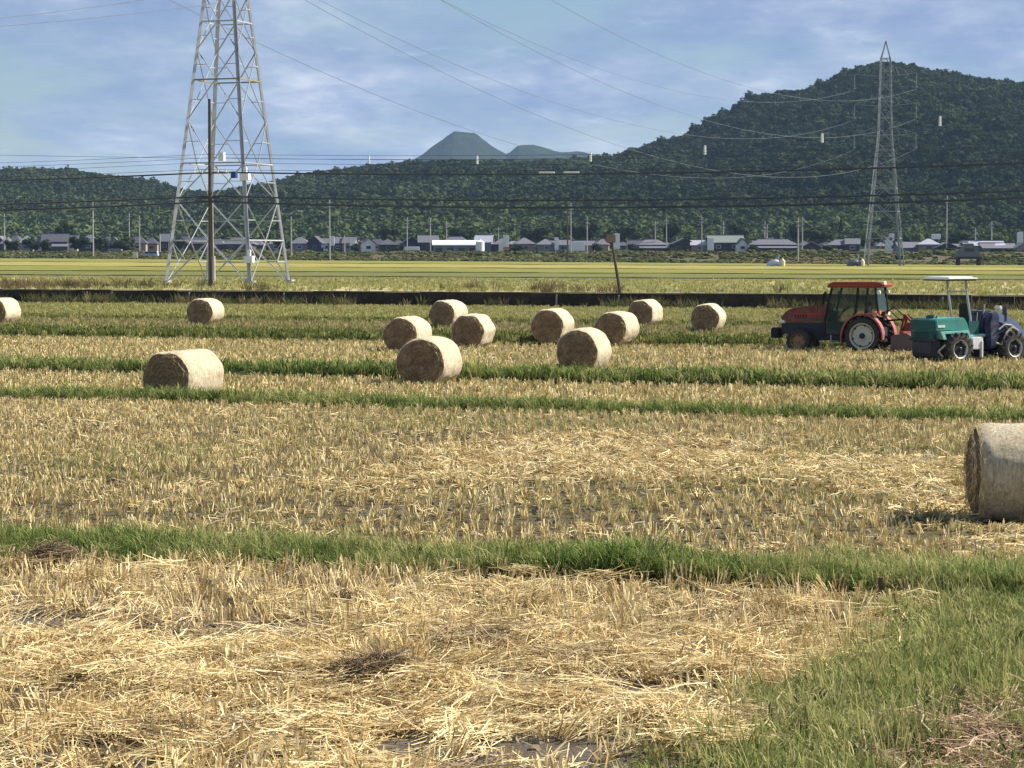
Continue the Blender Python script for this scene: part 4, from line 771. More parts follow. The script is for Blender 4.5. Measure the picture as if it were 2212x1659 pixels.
# ------------------------------------------------------------------ village
def wall_mat(n_, c): return flat(n_, c, .85, var=.15, scale=.6)
ROOF = {'slate': flat('slate_tiles', (.13, .13, .155), .75, var=.25, scale=1.5), 'dark': flat('dark_tiles', (.075, .075, .095), .75, var=.25, scale=1.5), 'pale': flat('pale_metal_roof', (.36, .37, .42), .4, var=.1), 'green': flat('grey_green_tiles', (.17, .20, .19), .75, var=.2), 'white': flat('white_sheet_roof', (.80, .80, .78), .5, var=.04)}
WALL = {'dark': wall_mat('dark_timber', (.055, .045, .05)), 'white': wall_mat('white_plaster', (.78, .76, .72)), 'tan': wall_mat('tan_plaster', (.30, .24, .18)), 'grey': wall_mat('grey_siding', (.20, .20, .22)), 'navy': wall_mat('blue_black_siding', (.03, .04, .075))}
M_glass = flat('window_glass', (.04, .05, .06), .15)
def house(i, px, base, wpx, hpx, kind, roof, wall, label, d=None, rz=None, depth=8, low=None):
    if d is None: d = 800 - (px - 1106) * .06
    z = CAMZ + (HZ - base) / F * d; x = (px - CX) / F * d; z = min(z, tz(x, d)); s_ = F / d; W = wpx / s_; top = CAMZ + (HZ - (base - hpx)) / F * d - z; hr = top * .45; hw_ = top - hr; rr = random.Random(i + 90)
    t = thing('house', (x, d, z), label, 'house', rr.uniform(-.15, .15) if rz is None else rz, 'houses of the village below the hill'); D2 = depth
    MB().box((0, 0, hw_ / 2 - .5), (W * .88, D2 * .88, hw_ + 1)).build('wall', WALL[wall], t)
    if kind == 'hip':
        e = W / 2; r = max(.1, e - D2 / 2 * .9); v = [(-e, -D2 / 2, hw_), (e, -D2 / 2, hw_), (e, D2 / 2, hw_), (-e, D2 / 2, hw_), (-r, 0, top), (r, 0, top)]; v += [(a, b, c_ - .22) for a, b, c_ in v[:4]]
        rf = mesh_obj('roof', v, [(0, 1, 5, 4), (1, 2, 5), (2, 3, 4, 5), (3, 0, 4), (0, 6, 7, 1), (1, 7, 8, 2), (2, 8, 9, 3), (3, 9, 6, 0), (6, 9, 8, 7)], ROOF[roof], t)
        MB().box((0, 0, top + .02), (2 * r + .5, .45, .3)).build('ridge', ROOF['slate' if roof != 'slate' else 'dark'], rf)
    elif kind == 'gable':                                  # ridge runs left to right
        e = W / 2; v = [(-e, -D2 / 2, hw_), (e, -D2 / 2, hw_), (e, 0, top), (-e, 0, top), (e, D2 / 2, hw_), (-e, D2 / 2, hw_)]; v += [(a, b, c_ - .2) for a, b, c_ in v]
        rf = mesh_obj('roof', v, [(0, 1, 2, 3), (3, 2, 4, 5), (6, 9, 8, 7), (9, 11, 10, 8), (0, 6, 7, 1), (4, 10, 11, 5), (1, 7, 8, 2), (2, 8, 10, 4), (0, 3, 9, 6), (3, 5, 11, 9)], ROOF[roof], t)
        MB().box((0, 0, top + .04), (2 * e, .45, .3)).build('ridge', ROOF['slate' if roof != 'slate' else 'dark'], rf)
        for s2 in (-1, 1): mesh_obj('gable_wall', [(s2 * W * .44, -D2 * .43, hw_ - .1), (s2 * W * .44, D2 * .43, hw_ - .1), (s2 * W * .44, 0, top - .3)], [(0, 1, 2)], WALL[wall], t)
    else:                                                  # gable end faces us
        e = W / 2; v = [(-e, -D2 / 2, hw_), (0, -D2 / 2, top), (e, -D2 / 2, hw_), (-e, D2 / 2, hw_), (0, D2 / 2, top), (e, D2 / 2, hw_)]; v += [(a, b, c_ - .22) for a, b, c_ in v]
        mesh_obj('roof', v, [(0, 1, 4, 3), (1, 2, 5, 4), (6, 9, 10, 7), (7, 10, 11, 8), (0, 6, 7, 1), (1, 7, 8, 2), (3, 4, 10, 9), (4, 5, 11, 10), (0, 3, 9, 6), (2, 8, 11, 5)], ROOF[roof], t)
        mesh_obj('gable_wall', [(-W * .43, -D2 * .44, hw_ - .1), (W * .43, -D2 * .44, hw_ - .1), (0, -D2 * .44, top - .35)], [(0, 1, 2)], WALL[wall], t)
    for k in range(max(1, int(W / 4.5))):
        wx = -W * .44 + W * .88 * (k + .5) / max(1, int(W / 4.5))
        wn = MB().box((wx, -D2 * .44 - .03, hw_ * .55), (1.7, .1, 1.1)).build('window', M_paint if rr.random() < .22 else WALL['grey'], t); MB().box((wx, -D2 * .44 - .07, hw_ * .55), (1.5, .06, .9)).build('pane', M_glass, wn)
    if low:                                                # lean-to roof along the front
        MB().add([(-W * .48, -D2 / 2 - 2.2, hw_ * .55), (W * .48, -D2 / 2 - 2.2, hw_ * .55), (W * .48, -D2 * .44, hw_ * .85), (-W * .48, -D2 * .44, hw_ * .85), (-W * .48, -D2 / 2 - 2.2, hw_ * .55 - .2), (W * .48, -D2 / 2 - 2.2, hw_ * .55 - .2), (W * .48, -D2 * .44, hw_ * .85 - .2), (-W * .48, -D2 * .44, hw_ * .85 - .2)], [(0, 1, 2, 3), (4, 7, 6, 5), (0, 4, 5, 1), (1, 5, 6, 2), (3, 7, 4, 0)]).build('lean_to_roof', ROOF[low], t)
        MB().box((0, -D2 / 2 - 1.1, hw_ * .22), (W * .9, 1.8, hw_ * .6)).build('lean_to_wall', WALL['dark'], t)
    return t
HS = [(0, 6, 524, 34, 20, 'end', 'dark', 'navy', 'dark house at the very left edge of the village', 0), (1, 36, 525, 44, 24, 'hip', 'slate', 'dark', 'dark house with pale tiled roof, second from the left edge', 0),
 (2, 82, 524, 36, 18, 'hip', 'dark', 'dark', 'low dark house left of the white gabled house', 0), (3, 122, 524, 60, 27, 'gable', 'slate', 'grey', 'house with white gable ends and grey roof at the far left', 'slate'), (4, 196, 524, 44, 25, 'hip', 'slate', 'grey', 'grey hipped house between the white gabled house and the dark bushes', 0),
 (5, 228, 520, 26, 14, 'gable', 'slate', 'dark', 'low house with grey roof beside the dark bushes', 0), (6, 360, 528, 20, 34, 'gable', 'dark', 'dark', 'narrow dark shed just left of the near pylon', 0), (7, 430, 530, 62, 26, 'hip', 'slate', 'tan', 'wide house seen between the left legs of the near pylon', 0),
 (8, 520, 532, 72, 26, 'hip', 'slate', 'grey', 'wide tiled house seen between the right legs of the near pylon', 0), (9, 650, 534, 46, 27, 'hip', 'slate', 'grey', 'grey house just right of the near pylon', 0), (10, 684, 535, 34, 30, 'end', 'dark', 'navy', 'small dark house with steep gable, second right of the near pylon', 0),
 (11, 732, 536, 50, 30, 'hip', 'slate', 'dark', 'tiled house behind the thin pole, with white box before it', 0), (12, 757, 534, 30, 28, 'gable', 'slate', 'grey', 'small grey house left of the house with the white gable', 0), (13, 795, 538, 34, 30, 'end', 'dark', 'white', 'small house with a bright white gable left of the long white shed', 0),
 (14, 838, 536, 44, 24, 'hip', 'dark', 'dark', 'low dark house two left of the long white shed', 0), (15, 888, 538, 48, 32, 'end', 'dark', 'navy', 'dark blue gabled house just left of the long white shed', 0), (16, 925, 536, 46, 34, 'gable', 'slate', 'dark', 'tall roofed house rising behind the left end of the white shed', 0),
 (17, 985, 534, 66, 28, 'hip', 'slate', 'dark', 'wide tiled house behind the middle of the long white shed', 0), (18, 1046, 533, 40, 31, 'gable', 'pale', 'grey', 'house with large pale grey roof behind the right end of the white shed', 0), (19, 1085, 536, 44, 26, 'hip', 'slate', 'dark', 'tiled house right of the long white shed', 0),
 (20, 1132, 538, 46, 30, 'hip', 'slate', 'tan', 'tan walled house right of the white and orange shapes', 0), (21, 1178, 540, 44, 29, 'hip', 'slate', 'grey', 'grey house with arched silhouette left of the dark pole', 0), (22, 1216, 541, 34, 28, 'gable', 'slate', 'grey', 'small grey house directly left of the dark central pole', 0),
 (23, 1262, 541, 46, 26, 'gable', 'slate', 'tan', 'brownish house right of the dark central pole', 0), (24, 1300, 541, 34, 30, 'hip', 'slate', 'tan', 'house behind the leaning pole with brown sign', 0), (25, 1407, 542, 68, 30, 'hip', 'slate', 'dark', 'house with broad purple grey hipped roof left of the dark barn', 'slate'),
 (26, 1474, 543, 58, 34, 'end', 'dark', 'dark', 'black gable fronted barn with pale sloping side roof', 0), (27, 1512, 543, 44, 30, 'gable', 'pale', 'tan', 'lean house with pale sloping roof right of the black barn', 0), (28, 1565, 543, 80, 42, 'gable', 'green', 'dark', 'tallest house with grey green roof in the middle right', 0),
 (29, 1598, 543, 28, 34, 'end', 'slate', 'white', 'narrow house with white gable wall beside the tall green roofed house', 0), (30, 1668, 543, 106, 32, 'hip', 'slate', 'dark', 'longest hipped farmhouse with white wall patches', 'slate'), (31, 1752, 546, 44, 30, 'end', 'pale', 'dark', 'low shed with bright pale sloping roof right of the long farmhouse', 0),
 (32, 1812, 545, 60, 34, 'hip', 'slate', 'navy', 'hipped house with tan walls left of the distant pylon', 0), (33, 1840, 544, 34, 36, 'gable', 'slate', 'dark', 'steep roofed house touching the hipped house left of the distant pylon', 0), (34, 1958, 552, 56, 36, 'gable', 'slate', 'grey', 'grey house behind the right leg of the distant pylon', 0),
 (35, 1990, 550, 34, 30, 'end', 'slate', 'grey', 'small gabled house with two windows right of the distant pylon', 0), (36, 2040, 552, 62, 34, 'end', 'slate', 'navy', 'dark blue shed with curved looking gable left of the raised tank', 0), (37, 2004, 540, 50, 30, 'hip', 'pale', 'tan', 'house with light roof behind the gabled houses at the right', 0),
 (38, 2150, 550, 80, 30, 'gable', 'slate', 'grey', 'long low grey building at the right edge', 0), (39, 2205, 552, 40, 34, 'end', 'slate', 'tan', 'tan gabled house cut by the right edge', 0), (40, 2120, 540, 90, 24, 'gable', 'pale', 'grey', 'long pale roof rising behind the low building at the right', 0)]
for h_ in HS:
    h_ = list(h_); h_[4] = h_[4] * (.84 if h_[0] > 8 else .72)
    if h_[0] <= 8: h_[7] = 'dark'; h_[6] = 'dark' if h_[0] % 2 else 'slate'
    h_[5] = 'tan' if False else h_[5]
    house(*h_[:9], low=h_[9] or None)
def village_pt(px, py, d=775): return ((px - CX) / F * d, d, CAMZ + (HZ - py) / F * d)
t = thing('shed', (*village_pt(985, 543)[:2], 2.6), 'long white roofed shed in front of the village centre', 'shed', .02); q = F / 775
MB().box((0, 0, 1.7), (96 / q, 7, 3.6)).build('wall', WALL['grey'], t); MB().add([(-51 / q, -4, 3.7), (51 / q, -4, 3.7), (51 / q, 4, 5.2), (-51 / q, 4, 5.2), (-51 / q, -4, 3.3), (51 / q, -4, 3.3), (51 / q, 4, 4.9), (-51 / q, 4, 4.9)], [(0, 1, 2, 3), (4, 7, 6, 5), (0, 4, 5, 1), (1, 5, 6, 2), (2, 6, 7, 3), (3, 7, 4, 0)]).build('roof', ROOF['white'], t)
for k in range(4): MB().box((-36 / q + k * 24 / q, -3.53, 1.9), (2.2, .08, 1.4)).build('window', M_glass, t)
t = thing('storage_tank', (*village_pt(1037, 545, 770)[:2], 2.6), 'bright white round tank at the right end of the long shed', 'tank'); MB().tube([(0, 0, 0), (0, 0, 4.6), (0, 0, 5.3)], [1.5, 1.5, .3], 20).build('tank_body', ROOF['white'], t, smooth=True); MB().tube([(0, 0, 5.3), (0, 0, 5.7)], .35, 10).build('lid', M_paint, t)
small = [(364, 524, 0, 0), ]
for px, py, w_, h_, lab in ((718, 531, 1.6, 3.2, 'white upright box before the tiled house behind the thin pole'), (762, 538, 1.9, 2.6, 'white rounded box left of the small white gabled house'), (889, 541, 5.5, 1.3, 'low white box on the ground left of the long shed'), (1083, 543, 1.8, 3.0, 'white box standing left of the orange panel'), (1093, 540, 2.0, 5.0, 'tall white panel with orange foot right of the long shed'),
    (1202, 540, 1.4, 4.2, 'narrow white panel between the grey houses'), (1246, 542, 5.4, 3.2, 'white boxy van sized hut right of the dark central pole'), (1331, 538, 2.2, 5.2, 'white sign board beside the leaning pole with brown sign'), (1534, 541, 2.2, 4.2, 'pale door sized panel before the green roofed house'), (1662, 541, 2.8, 4.2, 'bright white panel in front of the long farmhouse'), (1680, 541, 1.4, 3.0, 'small cream panel right of the bright white panel'),
    (1918, 553, 2.4, 4.8, 'white figure like sheet hanging left of the right legs of the distant pylon'), (1924, 520, 1.8, 2.4, 'small white box high beside the distant pylon'), (2020, 517, 3.0, 1.8, 'white box on the roof line above the dark blue shed'), (2201, 530, 2.0, 4.4, 'white panel near the right edge of the village'), (1836, 546, 1.8, 3.8, 'cream gable panel below the steep roofed house')):
    b_ = village_pt(px, py, 768); zt = tz(b_[0], b_[1]); t = thing('roadside_box', (b_[0], b_[1], zt - .2), lab, 'box', 0); H_ = max(b_[2] - zt, 0) + h_ + .2
    lo_ = max(b_[2] - zt - h_ / 2, 0.1); MB().box((-w_ * .3, 0, H_ / 2 - .2), (.15, .15, H_ - .4)).box((w_ * .3, 0, H_ / 2 - .2), (.15, .15, H_ - .4)).build('leg', M_steel, t); MB().box((0, -.1, H_ - h_ / 2), (w_, .8, h_)).build('panel', M_paint, t, bevel=.12)
    if 'orange' in lab and 'foot' in lab: MB().box((0.1, -.2, H_ - h_ + .5), (w_ * 1.05, .9, 1.1)).build('orange_foot', flat('orange_plastic', (.6, .2, .06), .6), t)
# raised grey tank house on legs
b_ = gp(2090, 576); t = thing('raised_cabin', b_, 'dark grey cabin raised on black legs at the field edge on the right', 'cabin'); q = F / b_[1]
M_cab = flat('blue_grey_steel', (.12, .13, .17), .6); 
for a in (-22, 22):
    for yy in (-1, 1): MB().box((a / q, yy, 1.0), (.45, .4, 2.2)).build('leg', WALL['dark'], t)
MB().box((0, 0, 19 / q), (54 / q, 2.8, 5 / q)).build('platform', WALL['dark'], t)
MB().prism([(-24 / q, 21 / q), (24 / q, 21 / q), (21 / q, 34 / q), (12 / q, 42 / q), (8 / q, 50 / q), (-8 / q, 50 / q), (-13 / q, 40 / q), (-24 / q, 34 / q)], -1.3, 1.3).build('cabin_body', M_cab, t, bevel=.08)
MB().box((0, -1.33, 36 / q), (20 / q, .08, 7 / q)).build('window', M_glass, t); MB().box((-1, 0, 53 / q), (18 / q, 2, 4 / q)).build('roof_box', ROOF['pale'], t, bevel=.1)
# parked van on the left
b_ = gp(326, 557); q = F / b_[1]; b_ = (b_[0], b_[1], b_[2]); t = thing('parked_van', b_, 'pale blue van parked in the weeds left of the near pylon', 'van', -.1); M_van = flat('pale_blue_paint', (.42, .48, .62), .35)
Ls = 34 / q; vs = Ls / 4.6
MB().prism([(-2.3, .5), (-2.3, 1.05), (-1.75, 1.2), (-1.2, 1.85), (2.1, 1.9), (2.3, 1.2), (2.3, .5)], -.8, .8).build('body', M_van, t, bevel=.06)
MB().prism([(-1.65, 1.22), (-1.15, 1.78), (-.3, 1.8), (-.3, 1.22)], -.815, .815).prism([(-.2, 1.22), (-.2, 1.8), (1.9, 1.8), (2.0, 1.22)], -.815, .815).build('side_window', M_glass, t)
for a in (-1.45, 1.45):
    for yy in (-.72, .72): MB().lathe([(.05, -.1), (.33, -.1), (.33, .1), (.05, .1)], 18, (a, yy, .33)).build('wheel', WALL['dark'], t)
for c_ in t.children: c_.matrix_basis = Matrix.Scale(max(1, vs), 4)
# white post left of the van
b_ = gp(293, 560); MBp = MB().box((0, 0, .9), (1.3, .3, 2.2)).build('marker_post', flat('cream_paint', (.75, .72, .5), .6), bevel=.05); MBp.location = b_; tag(MBp, 'short cream white marker post at the field edge on the left', 'post')
# two things at the field edge before the far houses
for px, lab in ((1674, 'pale blue covered pump with yellow bag at the field edge right of centre'), (1846, 'grey covered pump with cream bag at the field edge left of the distant pylon')):
    b_ = gp(px, 578); t = thing('irrigation_pump', b_, lab, 'pump'); MB().tube([(-1.2, 0, 0), (-.9, 0, .6), (0, 0, 1.0), (.8, 0, .6), (1.0, 0, 0)], [.5, .6, .6, .5, .4], 10).build('cover', M_van if px < 1700 else M_cab, t, smooth=True)
    MB().tube([(1.3, -.2, 0), (1.35, -.2, 1.1), (1.2, -.2, 1.6)], [.35, .4, .15], 10).build('bag', flat('cream_sack', (.75, .68, .4), .8), t, smooth=True); MB().tube([(.3, 0, .8), (.7, 0, 2.3)], .12, 6).build('handle', M_steel, t)
# village utility poles
for i, (px, pt, pb, d, dark) in enumerate(((12, 462, 552, 760, 0), (203, 435, 556, 640, 0), (281, 462, 525, 780, 0), (303, 466, 525, 790, 0), (347, 505, 545, 720, 0), (630, 468, 562, 640, 0), (713, 430, 565, 600, 0), (745, 508, 560, 700, 0), (779, 505, 568, 640, 1), (880, 470, 540, 780, 0), (930, 472, 540, 780, 0), (965, 478, 540, 790, 0), (1077, 490, 540, 800, 0), (1226, 440, 573, 560, 1), (1233, 438, 545, 700, 0), (1268, 468, 545, 770, 0), (1415, 478, 543, 780, 0), (1439, 470, 543, 760, 0), (1515, 468, 543, 770, 0), (1562, 478, 543, 780, 0), (1651, 478, 543, 780, 0), (1656, 486, 543, 770, 0), (1723, 470, 575, 560, 0), (1732, 470, 545, 720, 0), (2043, 424, 545, 740, 0), (2105, 492, 545, 740, 0), (2140, 478, 545, 740, 0), (1943, 500, 545, 760, 0))):
    x = (px - CX) / F * d; z = tz(x, d); h_ = CAMZ + (HZ - pt) / F * d - z
    side = 'left of the near pylon' if px < 480 else 'right of the near pylon' if px < 830 else 'around the long white shed' if px < 1100 else 'near the dark central pole' if px < 1330 else 'among the roofs right of centre' if px < 1800 else 'beside the distant pylon'
    t = thing('village_pole', (x, d, z - .2), f'thin grey utility pole {side}, ' + ('tall' if h_ > 12 else 'shorter') + ', ' + ['first','second','third','fourth','fifth','sixth','seventh','eighth','ninth','tenth','eleventh','twelfth','thirteenth','fourteenth','fifteenth','sixteenth','seventeenth','eighteenth','nineteenth','twentieth','twenty first','twenty second','twenty third','twenty fourth','twenty fifth','twenty sixth','twenty seventh','twenty eighth'][i] + ' from the left' if px != 1226 else 'dark thick pole standing at the field edge in the picture centre', 'utility pole', 0, 'utility poles of the village')
    MB().tube([(0, 0, 0), (0, 0, h_ + .2)], [.24, .17], 6).build('pole', M_pole if dark else M_conc, t)
    if px not in (347, 745): MB().box((0, 0, h_ - .8), (1.8, .15, .15)).box((0, 0, h_ - 1.9), (1.5, .15, .15)).build('crossarm', M_steel, t)
# leaning pole with the brown sign
b_ = gp(1341, 640); q = F / b_[1]; t = thing('leaning_pole', b_, 'dark pole leaning left with a brown box on top, behind the wall', 'pole')
MB().tube([(0, 0, -.2), (-20 / q, 0, 112 / q)], [.10, .07], 8).build('pole', M_pole, t); MB().box((-22 / q, 0, 118 / q), (20 / q, .4, 19 / q)).build('nest_box', flat('brown_box', (.30, .20, .14), .8), t, bevel=.05)
kinds_ = (('hip', 'slate', 'dark'), ('gable', 'dark', 'grey'), ('hip', 'dark', 'tan'), ('end', 'slate', 'grey'), ('gable', 'slate', 'white'), ('hip', 'green', 'grey'))
for k, px in enumerate((18, 60, 102, 160, 250, 300, 330, 395, 470, 560, 600, 668, 705, 775, 815, 862, 905, 948, 1066, 1110, 1155, 1195, 1240, 1285, 1345, 1375, 1440, 1498, 1540, 1625, 1640, 1705, 1735, 1780, 1870, 1900, 1930, 1975, 2060, 2090, 2180)):
    kd = kinds_[(k * 5 + k // 3) % 6]; house(100 + k, px, 526 + 14 * min(1, px / 1200) + (k % 3), 26 + (k * 7) % 20, 15 + (k * 5) % 9, kd[0], kd[1], kd[2], f'small back row outbuilding {("behind", "left of", "right of")[k % 3]} ' + ('the far left houses' if px < 350 else 'the near pylon legs' if px < 640 else 'the roofs left of the white shed' if px < 930 else 'the long white shed' if px < 1100 else 'the dark central pole' if px < 1300 else 'the black barn' if px < 1560 else 'the long farmhouse' if px < 1760 else 'the distant pylon' if px < 2000 else 'the raised cabin') + f', {("lower", "broader", "narrow", "taller", "plain")[(k * 3) % 5]} {dict(hip="hip", gable="long", end="pointed")[kd[0]]} roof', d=840 + (k % 4) * 9, depth=6)
# single trees and dark bushes among the houses
def tree(px, base, wpx, hpx, d, lab, cone=False, seed=0, low=False):
    x = (px - CX) / F * d; z = tz(x, d) - .2; q = F / d; H_ = CAMZ + (HZ - (base - hpx)) / F * d - z; W_ = wpx / q; t = thing('bush' if low else 'tree', (x, d, z), lab, 'bush' if low else 'tree', 0)
    V, Fc, T = crown(M_leafA, 420 if not cone else 260, .13, seed + 200, 1.0, cone); hh = H_ * (1.0 if low else .8); V = [Vector((p.x * W_ * .62, p.y * W_ * .62, H_ - hh / 2 + p.z * hh * .55)) for p in V]; mesh_obj('crown', V, Fc, M_leafA, t, tone=T)
    m = MB().tube([(0, 0, 0), (.1, 0, H_ * .4), (0, .1, H_ * .8)], [.3, .2, .06], 7); 
    for k in range(4): a = k * 1.6 + seed; m.tube([(.05, 0, H_ * (.35 + .08 * k)), (math.cos(a) * W_ * .25, math.sin(a) * W_ * .25, H_ * (.5 + .1 * k))], [.12, .03], 5)
    m.build('trunk', M_bark, t)
for k, a in enumerate(((268, 531, 58, 22, 735, 'wide dark bush left of the parked van', False, True), (70, 526, 34, 18, 770, 'round dark bush beside the dark houses at the far left', False, True), (1770, 535, 60, 50, 850, 'broad dark tree behind the hipped house left of the distant pylon'), (1815, 520, 26, 42, 860, 'narrow dark conifer behind the steep roofed house', True), (1868, 556, 60, 46, 760, 'dark tree below the left legs of the distant pylon'), (2003, 572, 38, 34, 640, 'rounded green bush before the gabled houses right of the distant pylon', False, True),
    (1345, 520, 60, 40, 860, 'light tree behind the leaning pole'), (1600, 515, 50, 40, 870, 'tree behind the tall green roofed house'), (1720, 520, 40, 44, 860, 'dark tree behind the right end of the long farmhouse'), (150, 510, 50, 30, 880, 'tree behind the white gabled house at the far left'), (1000, 512, 60, 26, 880, 'low tree behind the long white shed'), (2085, 530, 60, 30, 870, 'tree behind the raised cabin'),
    (30, 528, 30, 16, 745, 'low bush before the dark house second from the left edge', False, True), (102, 530, 30, 18, 745, 'dark bush right in front of the white gabled house', False, True), (172, 528, 34, 22, 745, 'bush between the white gabled house and the grey hipped house', False, True), (218, 528, 30, 20, 740, 'bush right of the grey hipped house at the far left', False, True), (390, 534, 34, 24, 740, 'bush seen behind the left leg of the near pylon', False, True),
    (610, 535, 34, 24, 740, 'bush right of the right leg of the near pylon', False, True), (770, 540, 26, 16, 745, 'small bush left of the small house with the bright gable', False, True), (860, 542, 30, 16, 745, 'bush left of the low white box', False, True), (1120, 543, 30, 18, 745, 'bush right of the orange footed panel', False, True), (1290, 545, 34, 20, 745, 'bush left of the leaning pole', False, True),
    (1370, 546, 30, 20, 745, 'bush between the leaning pole and the broad hipped house', False, True), (1450, 547, 26, 14, 745, 'bush before the black barn', False, True), (1625, 547, 30, 20, 745, 'bush left of the longest farmhouse', False, True), (1790, 550, 40, 20, 745, 'bush before the hipped house left of the distant pylon', False, True), (2060, 556, 36, 24, 730, 'bush left of the raised cabin', False, True), (2170, 556, 40, 22, 730, 'bush before the long low grey building at the right edge', False, True),
    (1250, 520, 46, 40, 870, 'tree behind the brownish house right of the dark pole'), (1450, 512, 40, 36, 880, 'tree behind the black barn'), (840, 512, 40, 24, 880, 'tree behind the low dark house left of the white shed'), (1150, 514, 60, 30, 880, 'tree behind the tan walled house'))):
    tree(*a[:6], cone=(len(a) > 6 and a[6]), seed=k, low=(len(a) > 7))

# ------------------------------------------------------------------ tractors
def paint(name, c, rough=.4):
    m = Mat(name, rough, 0, .5); dust = m.ramp(m.noise(5, 8, .75), [(.45, (0, 0, 0)), (.75, (.55, .55, .55))])
    m.color(m.mix(dust, m.ramp(m.noise(2, 4, .6), [(.3, tuple(v * .8 for v in c)), (.7, tuple(v * 1.15 for v in c))]), (.24, .19, .13)))
    q = m.n('ShaderNodeMath'); q.operation = 'MULTIPLY_ADD'; m.l(dust, q.inputs[0]); q.inputs[1].default_value = .5; q.inputs[2].default_value = rough; m.l(q.outputs[0], m.b.inputs['Roughness'])
    m.bump(m.noise(3, 3), .12, .03); return m.m
M_red = paint('red_paint', (.13, .012, .017), .32); M_blk = flat('black_rubber', (.022, .021, .022), .8, var=.3, scale=8); M_nav = flat('dark_navy_frame', (.022, .025, .04), .5)
M_tred = flat('muddy_rubber', (.055, .05, .043), .95, var=.5, scale=12); M_cream = flat('dusty_cream_rim', (.50, .50, .42), .6); M_ochre = flat('muddy_ochre_rim', (.30, .20, .09), .8); M_lens = flat('lamp_lens', (.75, .75, .68), .2)
M_cg = Mat('green_tinted_glass', .05); M_cg.color((.45, .62, .52)); M_cg.b.inputs['Transmission Weight'].default_value = 0.0; M_cg.b.inputs['Alpha'].default_value = .5; M_cg.b.inputs['Base Color'].default_value = (.04, .075, .06, 1)
def wheel(name, parent, c_, r, rr_, w_, rim_mat, side, lugs=18, dish=None, deep=False):
    t = bpy.data.objects.new(name, None); COL.objects.link(t); t.parent = parent; t.location = c_
    MB().lathe([(rr_, -w_ / 2), (r * .80, -w_ / 2 - .01), (r * .93, -w_ * .46), (r * .95, 0), (r * .93, w_ * .46), (r * .80, w_ / 2 + .01), (rr_, w_ / 2)], 40).build('tyre', M_tred, t, smooth=True)
    m = MB()
    for k in range(lugs):
        for sd_ in (-1, 1):
            a = 2 * math.pi * (k + (.5 if sd_ > 0 else 0)) / lugs; p = []
            for q, ww in ((0.02, 0), (1, 0)):
                aa = a + q * .24; y = sd_ * w_ * .5 * q * 1.0
                p.append(Vector((math.cos(aa) * r * .975, y, math.sin(aa) * r * .975)))
            m.bar(p[0], p[1], r * .07, r * .085)
            q0 = p[1]; q1 = Vector((q0.x * .86, q0.y + sd_ * .01, q0.z * .86)); m.bar(q0, q1, r * .06, .035)
    lg = m.build('tread_lugs', M_tred, t); lg['kind'] = 'stuff'
    o_ = side * w_ * .5
    MB().lathe([(rr_ * 1.02, o_ * 1.0), (rr_ * 1.02, o_ * .1), (rr_ * .86, o_ * .12), (rr_ * .80, o_ * .55), (rr_ * .25, o_ * .62), (.001, o_ * .62), (.001, o_ * .5), (rr_ * .78, o_ * .45), (rr_ * .84, 0), (rr_ * .9, o_ * .85)], 40).build('rim', rim_mat, t, smooth=True)
    MB().lathe([(rr_ * .22, o_ * .5), (rr_ * .22, o_ * .9), (rr_ * .14, o_ * 1.0), (.001, o_ * 1.0), (.001, o_ * .5)], 16).build('hub', M_nav if dish is None else dish, t)
    if deep: MB().lathe([(rr_ * .74, o_ * .66), (rr_ * .72, o_ * .58), (.001, o_ * .58), (.001, o_ * .70), (rr_ * .3, o_ * .74)], 30).build('wheel_disc', M_blk, t, smooth=True)
    b_ = MB()
    for k in range(6): a = k * 1.047 + .3; b_.box((math.cos(a) * rr_ * .80, o_ * .60, math.sin(a) * rr_ * .80), (.05, .03, .05))
    b_.build('rim_clamp', M_blk, t)
    return t
AZT = math.atan2(TR[0], TR[1])
tr = thing('red_tractor', (TR[0], TR[1], TR[2] - .02), 'red cab tractor with a tiller behind, facing left at the right of the fields', 'tractor', -AZT - R(16)); Tn = .62                                            # local: nose towards -x, near side -y
def tp(name, mb, mat, bevel=.02, par=None): return mb.build(name, mat, par or tr, bevel=bevel)
for yy, sd_ in ((-.62, -1), (.62, 1)):
    wheel('rear_wheel', tr, (0, yy, .60), .60, .41, .36, M_cream, sd_, 16); wheel('front_wheel', tr, (-2.15, yy * .93, .40), .40, .25, .25, M_ochre, sd_, 14, M_ochre)
tp('hood', MB().prism([(-2.86, 1.0), (-2.84, 1.16), (-2.66, 1.38), (-2.35, 1.47), (-1.25, 1.60), (-1.25, 1.02), (-2.6, .98)], -.30, .30), M_red, .045)
tp('hood_stripe', MB().box((-1.9, -.305, 1.27), (.9, .012, .05)).box((-1.9, .305, 1.27), (.9, .012, .05)), flat('bright_red_panel', (.5, .02, .02), .4), 0)
for k in range(5):
    for yy in (-.304, .304): tp('vent_slat', MB().box((-2.35 + k * .09, yy, 1.20), (.035, .01, .12)), M_blk, 0)
tp('hood_seam', MB().box((-1.62, 0, 1.28), (.014, .612, .52)), M_blk, 0)
tp('front_grille', MB().prism([(-2.868, .98), (-2.875, 1.2), (-2.86, 1.2), (-2.85, .98)], -.2, .2), M_blk, 0)
tp('door_handle', MB().box((-.46, -.585, 1.16), (.12, .03, .03)), M_steel, .005)
tp('wiper', MB().bar((-1.3, -.1, 1.12), (-1.18, .15, 1.6), .015), M_blk, 0)
tp('number_plate', MB().box((.60, .2, 1.3), (.02, .2, .1)), M_paint, 0)
tp('engine_frame', MB().prism([(-2.84, .66), (-2.84, .96), (-1.25, 1.0), (-.7, 1.0), (-.7, .42), (-1.8, .42), (-2.5, .55)], -.27, .27), M_nav, .02)
